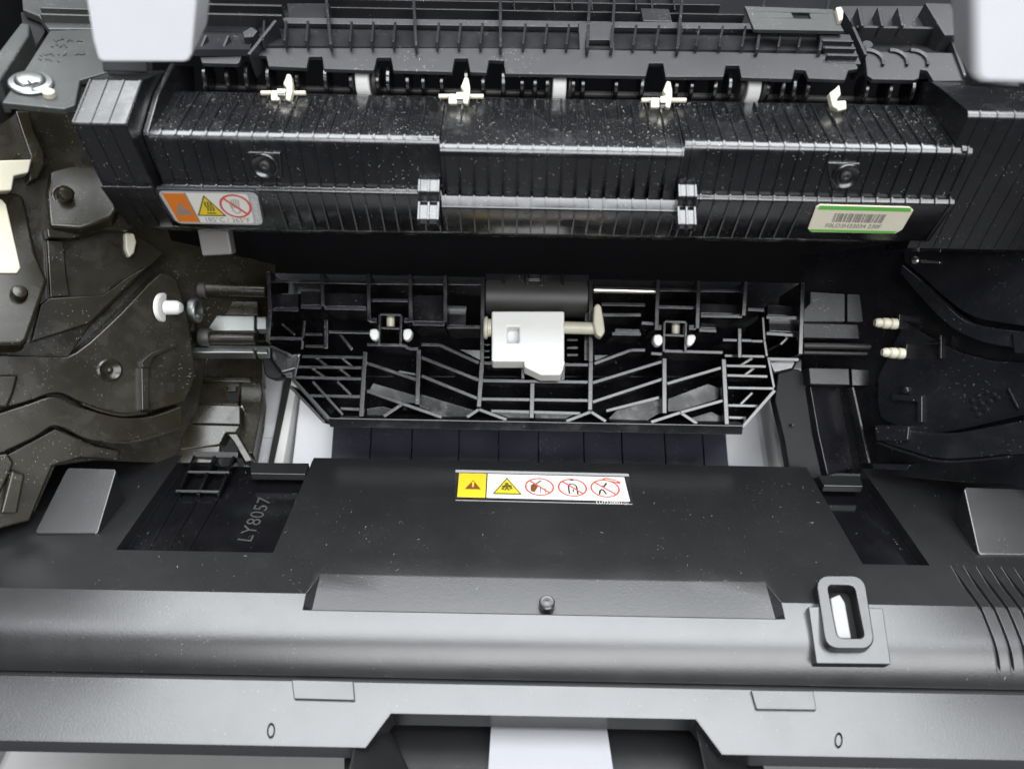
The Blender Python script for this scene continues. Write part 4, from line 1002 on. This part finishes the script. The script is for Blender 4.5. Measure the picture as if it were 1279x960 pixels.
m = MB(); plate_hole(m, ((614, 388), (705, 451)), ((634, 408), (648, 427)), PH, -0.9, 0.0); m.build('shell', M_WHITE, ph, bev=0.09, seg=3)
m = MB(); m.plate([(632, 406), (650, 406), (650, 429), (632, 429)], PH, -0.9, -0.55); m.build('hole_floor', M_TRAY, ph)
m = MB(); m.plate([(654, 449), (706, 450), (703, 462), (700, 468), (676, 468), (655, 458)], PH, -0.9, -0.06); m.build('tongue', M_WHITE, ph, bev=0.06)
m = MB(); m.lathe(D(604.5, 409, 29.8), ax, [(0, .42), (.05, .46), (.14, .46), (.17, .36), (.3, .36)], 24); m.build('side_disc', M_CREAM, ph)
m = MB(); m.tube(D(703, 409, 29.75), D(744, 410, 29.75), 0.25, 20); m.build('axle', M_CREAM, ph)
m = MB(); PCp = rowplane(380, 29.55, 420, 29.4)
m.plate([(742, 383), (746, 378), (751, 381), (754, 398), (756, 414), (751, 422), (744, 417), (741, 404)], PCp, -0.5, 0.1); m.build('cap', M_CREAM, ph, bev=0.1, seg=3)
# small slats right of the holder
for k, y in enumerate((424, 434, 443)):
    rib((708, y), (722, y), 0.1, -1.1, -.5, 'slat')
m = MB(); m.wall((733, 386), (732, 450), PQ, 0.2, -1.1, -.35); m.build('guide_rail', M_FEED, fd, bev=0.04)
for k, y in enumerate((430, 438, 446)):
    rib((604, y), (612, y), 0.08, -1.1, -.4, 'slat')

# ================================================================== PAPER TRAY below the feed unit
PT = rowplane(480, 35.0, 590, 32.6)
tr = thing('paper_tray', 'pale grey paper tray under the feed unit', 'paper tray', D(660, 590, 33.5))
m = MB(); m.plate([(316, 450), (1010, 460), (1010, 625), (300, 620)], PT, -1.6, -1.2); m.build('tray_floor', M_TRAY, tr)
m = MB(); m.plate([(324, 470), (354, 470), (335, 600), (300, 600)], PT, -1.2, -0.5); m.build('side_ledge', M_TRAY, tr, bev=0.1)
m = MB(); m.plate([(322, 528), (348, 528), (344, 546), (320, 546)], PT, -0.5, -0.38); m.build('ledge_step', M_TRAY, tr, bev=0.05)
m = MB(); c = PT(324, 572, -.5); m.lathe(c-PT.n*.1, PT.n, [(0, .32), (.2, .3), (.25, .22)], 20); m.build('ledge_boss', M_TRAY, tr)
m = MB(); m.plate([(356, 470), (364, 472), (340, 600), (330, 600)], PT, -1.2, -0.1); m.build('seal_strip', M_RUBBER, tr, bev=0.03)
m = MB(); m.plate([(364, 473), (372, 474), (350, 600), (337, 600)], PT, -1.2, 0.1); m.build('side_wall', M_WHITE, tr, bev=0.06)
m = MB(); m.plate([(958, 492), (970, 488), (988, 600), (976, 600)], PT, -1.2, 0.1); m.build('side_wall', M_WHITE, tr, bev=0.06)
pp_ = MB(); PP_ = rowplane(480, 35.2, 590, 33.2)
pp_.plate([(376, 486), (440, 490), (440, 605), (362, 605)], PP_, -0.4, -0.2)
tag(pp_.build('grey_sheet', M_TRAY, None, bev=0.03), 'pale grey sheet in the tray, left of the dark lift plate', 'sheet')
pp_ = MB(); pp_.plate([(880, 495), (942, 500), (958, 605), (880, 605)], PP_, -0.4, -0.2)
tag(pp_.build('grey_sheet', M_TRAY, None, bev=0.03), 'pale grey sheet in the tray, right of the dark lift plate', 'sheet')
lp_ = thing('lift_plate', 'blue black lift plate of side by side panels under the feed unit', 'lift plate', D(660, 590, 33))
PX = rowplane(530, 33.6, 590, 32.2)
edges = [417, 465, 516, 574, 623, 672, 728, 775, 828, 875, 905]
for a, b in zip(edges, edges[1:]):
    m = MB(); m.plate([(a+0.6, 512), (b-0.6, 513), (b-0.6 + (b-640)*0.03, 610), (a+0.6+(a-640)*0.03, 610)], PX, -0.4, -random.uniform(0, .03)); m.build('panel', M_LIFT, lp_, bev=0.03)

# ================================================================== RIGHT SIDE FRAME
RPp = Plane((1279, 400, 25.5), (1010, 400, 31.2), (1279, 600, 25.5))
rf = thing('side_frame', 'black moulded frame plate, darkened as if shaded, along the right inside of the printer', 'side frame', RPp(1150, 560))
def rpart(name, poly, h0, h1, mt=M_RIGHT, par=None, pl=RPp, bev=0.05):
    m = MB(); m.plate(poly, pl, h0, h1); return m.build(name, mt, par or rf, bev=bev)
rpart('frame_wall', [(1000, 320), (1130, 300), (1340, 280), (1340, 612), (1200, 602), (1080, 592), (1000, 590)], -1.6, -1.0)
rpart('upper_plate', curve([(1128, 326), (1150, 345), (1180, 372), (1208, 392), (1240, 402), (1340, 415)], 4) + [(1340, 250), (1130, 290)], -1.0, -0.1)
rpart('slant_rail', curve([(1126, 330), (1150, 350), (1180, 378), (1206, 400), (1245, 410), (1340, 420)], 4) + curve([(1340, 440), (1250, 432), (1200, 416), (1165, 388), (1132, 350), (1124, 340)], 4), -1.0, 0.25, bev=0.06)
rpart('latch_tab', [(1263, 416), (1300, 410), (1300, 442), (1266, 441)], -0.5, 0.35, bev=0.06)
rpart('lower_plate', curve([(1096, 470), (1100, 520), (1140, 536), (1180, 540), (1240, 528), (1340, 505)], 4) + [(1340, 455), (1240, 450), (1200, 440), (1160, 420), (1130, 400)], -1.0, -0.45)
rpart('paper_rail', curve([(1092, 532), (1130, 536), (1180, 541), (1230, 534), (1340, 512)], 4) + curve([(1340, 558), (1260, 568), (1180, 574), (1130, 562), (1094, 550)], 4), -1.0, 0.2, bev=0.08)
rpart('rail_edge', curve([(1096, 551), (1130, 563), (1180, 575), (1260, 569)], 4) + curve([(1260, 572), (1180, 578), (1130, 566), (1096, 554)], 4), -0.2, 0.3, bev=0.02)
rpart('rail_head', [(1092, 531), (1136, 532), (1134, 550), (1094, 550)], -0.5, 0.42, bev=0.06)
rpart('foot_bar', [(1088, 579), (1138, 580), (1132, 587), (1090, 585)], -0.6, 0.2, bev=0.04)
rpart('stop', [(1113, 492), (1152, 494), (1152, 528), (1145, 528), (1145, 502), (1113, 500)], -0.6, -0.2, bev=0.05)
rpart('upright', [(1172, 418), (1176, 418), (1176, 448), (1172, 448)], -0.7, -0.2, bev=0.03)
rpart('cross_line', [(1155, 428), (1172, 427), (1172, 430), (1155, 431)], -0.7, -0.25, bev=0.02)
rpart('fine_rib', [(1257, 485), (1260, 484), (1273, 510), (1270, 511)], -0.7, -0.35, bev=0.02)
dots = [(1214, 500), (1222, 494), (1232, 490), (1241, 493), (1217, 510), (1226, 504), (1236, 501), (1246, 497), (1222, 518), (1232, 512)]
for px, py in dots:
    m = MB(); c = RPp(px, py, -0.46); m.lathe(c, RPp.n, [(0, .10), (.05, .08), (.07, 0)], 12, cap=False); m.build('bump', M_RIGHT, rf)
m = MB(); c = RPp(1134, 487, -0.5); m.lathe(c, RPp.n, [(0, .16), (.3, .14), (.38, 0)], 16, cap=False); m.build('peg', M_RIGHT, rf)
m = MB(); c = RPp(1146, 326, -0.3); m.lathe(c, RPp.n, [(0, .16), (.3, .14), (.38, 0)], 16, cap=False); m.build('peg', M_ROD, rf)
rpart('pin_bar', [(1150, 324), (1174, 326), (1174, 329), (1150, 328)], -0.4, 0.0, M_ROD, bev=0.02)
for (px, py), lbn in (((1106, 403), 'upper cream bushing with grooves on the right frame'), ((1115, 440), 'lower cream bushing with grooves on the right frame')):
    t = thing('grooved_bushing', lbn, 'bushing', RPp(px, py, -0.5), 'cream bushings on the right frame')
    a_ = (RPp.n + Vector((-1.2, 0.1, -0.2))).normalized(); c = D(px, py, 27.6)
    m = MB(); m.lathe(c-Vector((.4, 0, 0)), Vector((1, -.05, 0)), [(0, .12), (.1, .17), (.2, .18), (.24, .14), (.3, .20), (.5, .205), (.55, .15), (.6, .205), (.8, .20)], 22); m.build('bush', M_CREAM, t)
    m = MB(); m.wall((px+16, py-11), (px+14, py+8), RPp, 0.14, -1.0, 0.0); m.build('clip', M_RIGHT, t, bev=0.03)
# column and shaft covers right of the feed unit
cb = thing('shaft_cover', 'dark grey stepped cover right of the feed unit', 'cover', D(1040, 590, 29.5))
PK = Plane((1005, 400, 30.4), (1080, 400, 30.4), (1005, 560, 29.9))
rpart('upper_cover', [(1012, 364), (1056, 367), (1056, 402), (1003, 402), (1004, 386), (1012, 378)], -0.8, 0.0, M_GUIDE, cb, PK)
rpart('upper_cover', [(1058, 367), (1088, 368), (1098, 403), (1058, 402)], -0.8, -0.12, M_GUIDE, cb, PK)
rpart('middle_cover', [(1003, 403), (1096, 405), (1098, 424), (1003, 422)], -0.8, -0.3, M_GUIDE, cb, PK)
m = MB(); m.tube(PK(1003, 431.5, -.1), PK(1100, 433.5, -.1), 0.13, 14); m.build('rod', M_RUBBER, cb)
m = MB(); m.tube(PK(1003, 440, -.2), PK(1096, 442, -.2), 0.09, 14); m.build('rod', M_RUBBER, cb)
rpart('lower_cover', [(1010, 459), (1061, 460), (1062, 481), (1012, 480)], -0.8, 0.05, M_GUIDE, cb, PK)
rpart('lower_cover', [(1063, 460), (1102, 462), (1103, 482), (1064, 482)], -0.8, -0.15, M_RIGHT, cb, PK)
rpart('column', [(1012, 482), (1063, 483), (1076, 530), (1084, 580), (1034, 594), (1022, 540)], -0.8, 0.0, M_RIGHT, cb, Plane((1012, 482, 30.5), (1063, 482, 31.6), (1012, 590, 29.7)))
rpart('column_edge', [(1064, 483), (1067, 483), (1088, 578), (1085, 579)], -0.6, 0.02, M_RIGHT, cb, PK, bev=0.02)
rpart('foam_pad', curve([(972, 466), (985, 460), (1004, 466), (1012, 500), (1022, 560), (1030, 600)], 3) + [(988, 600), (980, 550), (968, 500)], -1.2, -0.6, M_BACK, cb, PK)
m = MB(); c = PK(988, 531, -.6); m.lathe(c, PK.n, [(0, .07), (.2, .06), (.26, 0)], 12, cap=False); m.build('pin', M_RUBBER, cb)
# foam beside the left tray
m = MB(); m.plate(curve([(326, 446), (350, 450), (352, 470), (340, 474), (330, 468)], 3), PQ, -1.6, -1.0)
tag(m.build('foam_block', M_BACK, None, bev=0.1), 'small black foam block at the left corner of the feed unit', 'foam')

# ================================================================== DUST AND LINT
def lint(name, label, n, sampler, smin, smax, fibre=0.12, seed=1):
    R = random.Random(seed); m = MB()
    for _ in range(n):
        p, nn = sampler(R)
        a = R.uniform(0, 2*math.pi); t1 = nn.orthogonal().normalized(); t2 = nn.cross(t1)
        d = t1*math.cos(a) + t2*math.sin(a); e = nn.cross(d)
        p = p + nn*0.012
        if R.random() < fibre:
            L_ = R.uniform(0.04, 0.13); wdt = 0.004; bend = R.uniform(-.6, .6); pts = []
            for i in range(5):
                t = i/4 - .5
                pts.append(p + d*(t*L_) + e*(bend*L_*(t*t)) + nn*(0.02*(1-4*t*t)*R.random()))
            q = e*wdt
            vs = [x for pt in pts for x in (pt-q, pt+q)]
            m.add(vs, [(2*i, 2*i+1, 2*i+3, 2*i+2) for i in range(4)])
        else:
            s_ = R.uniform(smin, smax)*R.choice((.5, .7, 1))
            m.add([p + d*s_, p + e*s_*R.uniform(.4, 1), p - d*s_*R.uniform(.5, 1), p - e*s_*R.uniform(.4, 1), p + nn*s_*0.8], [(0, 1, 4), (1, 2, 4), (2, 3, 4), (3, 0, 4)])
    tag(m.build(name, M_LINT, None, smooth=False), label, 'dust', kind='stuff')
def prof_sampler(prof, i0, i1, x0, x1, bias=None):
    seg = [(Vector((0, *prof[i])), Vector((0, *prof[i+1]))) for i in range(i0, i1)]
    wts = [(b-a).length for a, b in seg]
    def f(R):
        a, b = R.choices(seg, wts)[0]; t = R.random(); p = a.lerp(b, t); p.x = R.uniform(x0, x1)
        nn = Vector((1, 0, 0)).cross(b-a).normalized()
        if nn.z > 0: nn = -nn
        return p, nn
    return f
def side_samp(i0, i1):
    fs = [prof_sampler(side_prof, i0, i1, xs0+.3, xm0), prof_sampler(mid_prof, i0, i1, xm0, xm1), prof_sampler(side_prof, i0, i1, xm1, xs1-.3)]
    return lambda R: R.choices(fs, (1, 1.15, .9))[0](R)
lint('dust_on_fuser', 'pale dust specks and lint over the top of the ribbed fuser', 4200, side_samp(0, 2), 0.005, 0.014, 0.05, 3)
lint('dust_on_fuser_face', 'sparse dust specks on the front face of the fuser', 420, side_samp(6, 8), 0.006, 0.016, 0.06, 4)
def cov_samp(R):
    while True:
        px, py = R.uniform(5, 1275), R.uniform(575, 835) if R.random() < .25 else R.uniform(575, 735)
        p = PC(px, py)
        if -13.2 < p.x < -7.95 and py < 694 or 11.9 < p.x < 14.15 and py < 694 + 12: return PC(px, py, -0.5), PC.n
        if 6.4 > 1 and py < 735:
            if 568 < px < 790 and 585 < py < 630: continue
            return p, PC.n
        t = (py-742)/(842-742)
        if t <= 0.05 or 1000 < px < 1120: continue
        if -6.4 < p.x < 8.7: continue
        v, w = arcpt(min(1, t*0.95)); th = arcth(min(1, t*.95))
        return Vector((p.x*w/p.z, v, w)), Vector((0, math.cos(th), -math.sin(th)))
lint('dust_on_cover', 'pale dust specks and fibres scattered over the front cover', 900, cov_samp, 0.003, 0.011, 0.06, 6)
def lf_samp(R):
    return LPp(R.uniform(10, 225), R.uniform(300, 510), -0.06), LPp.n
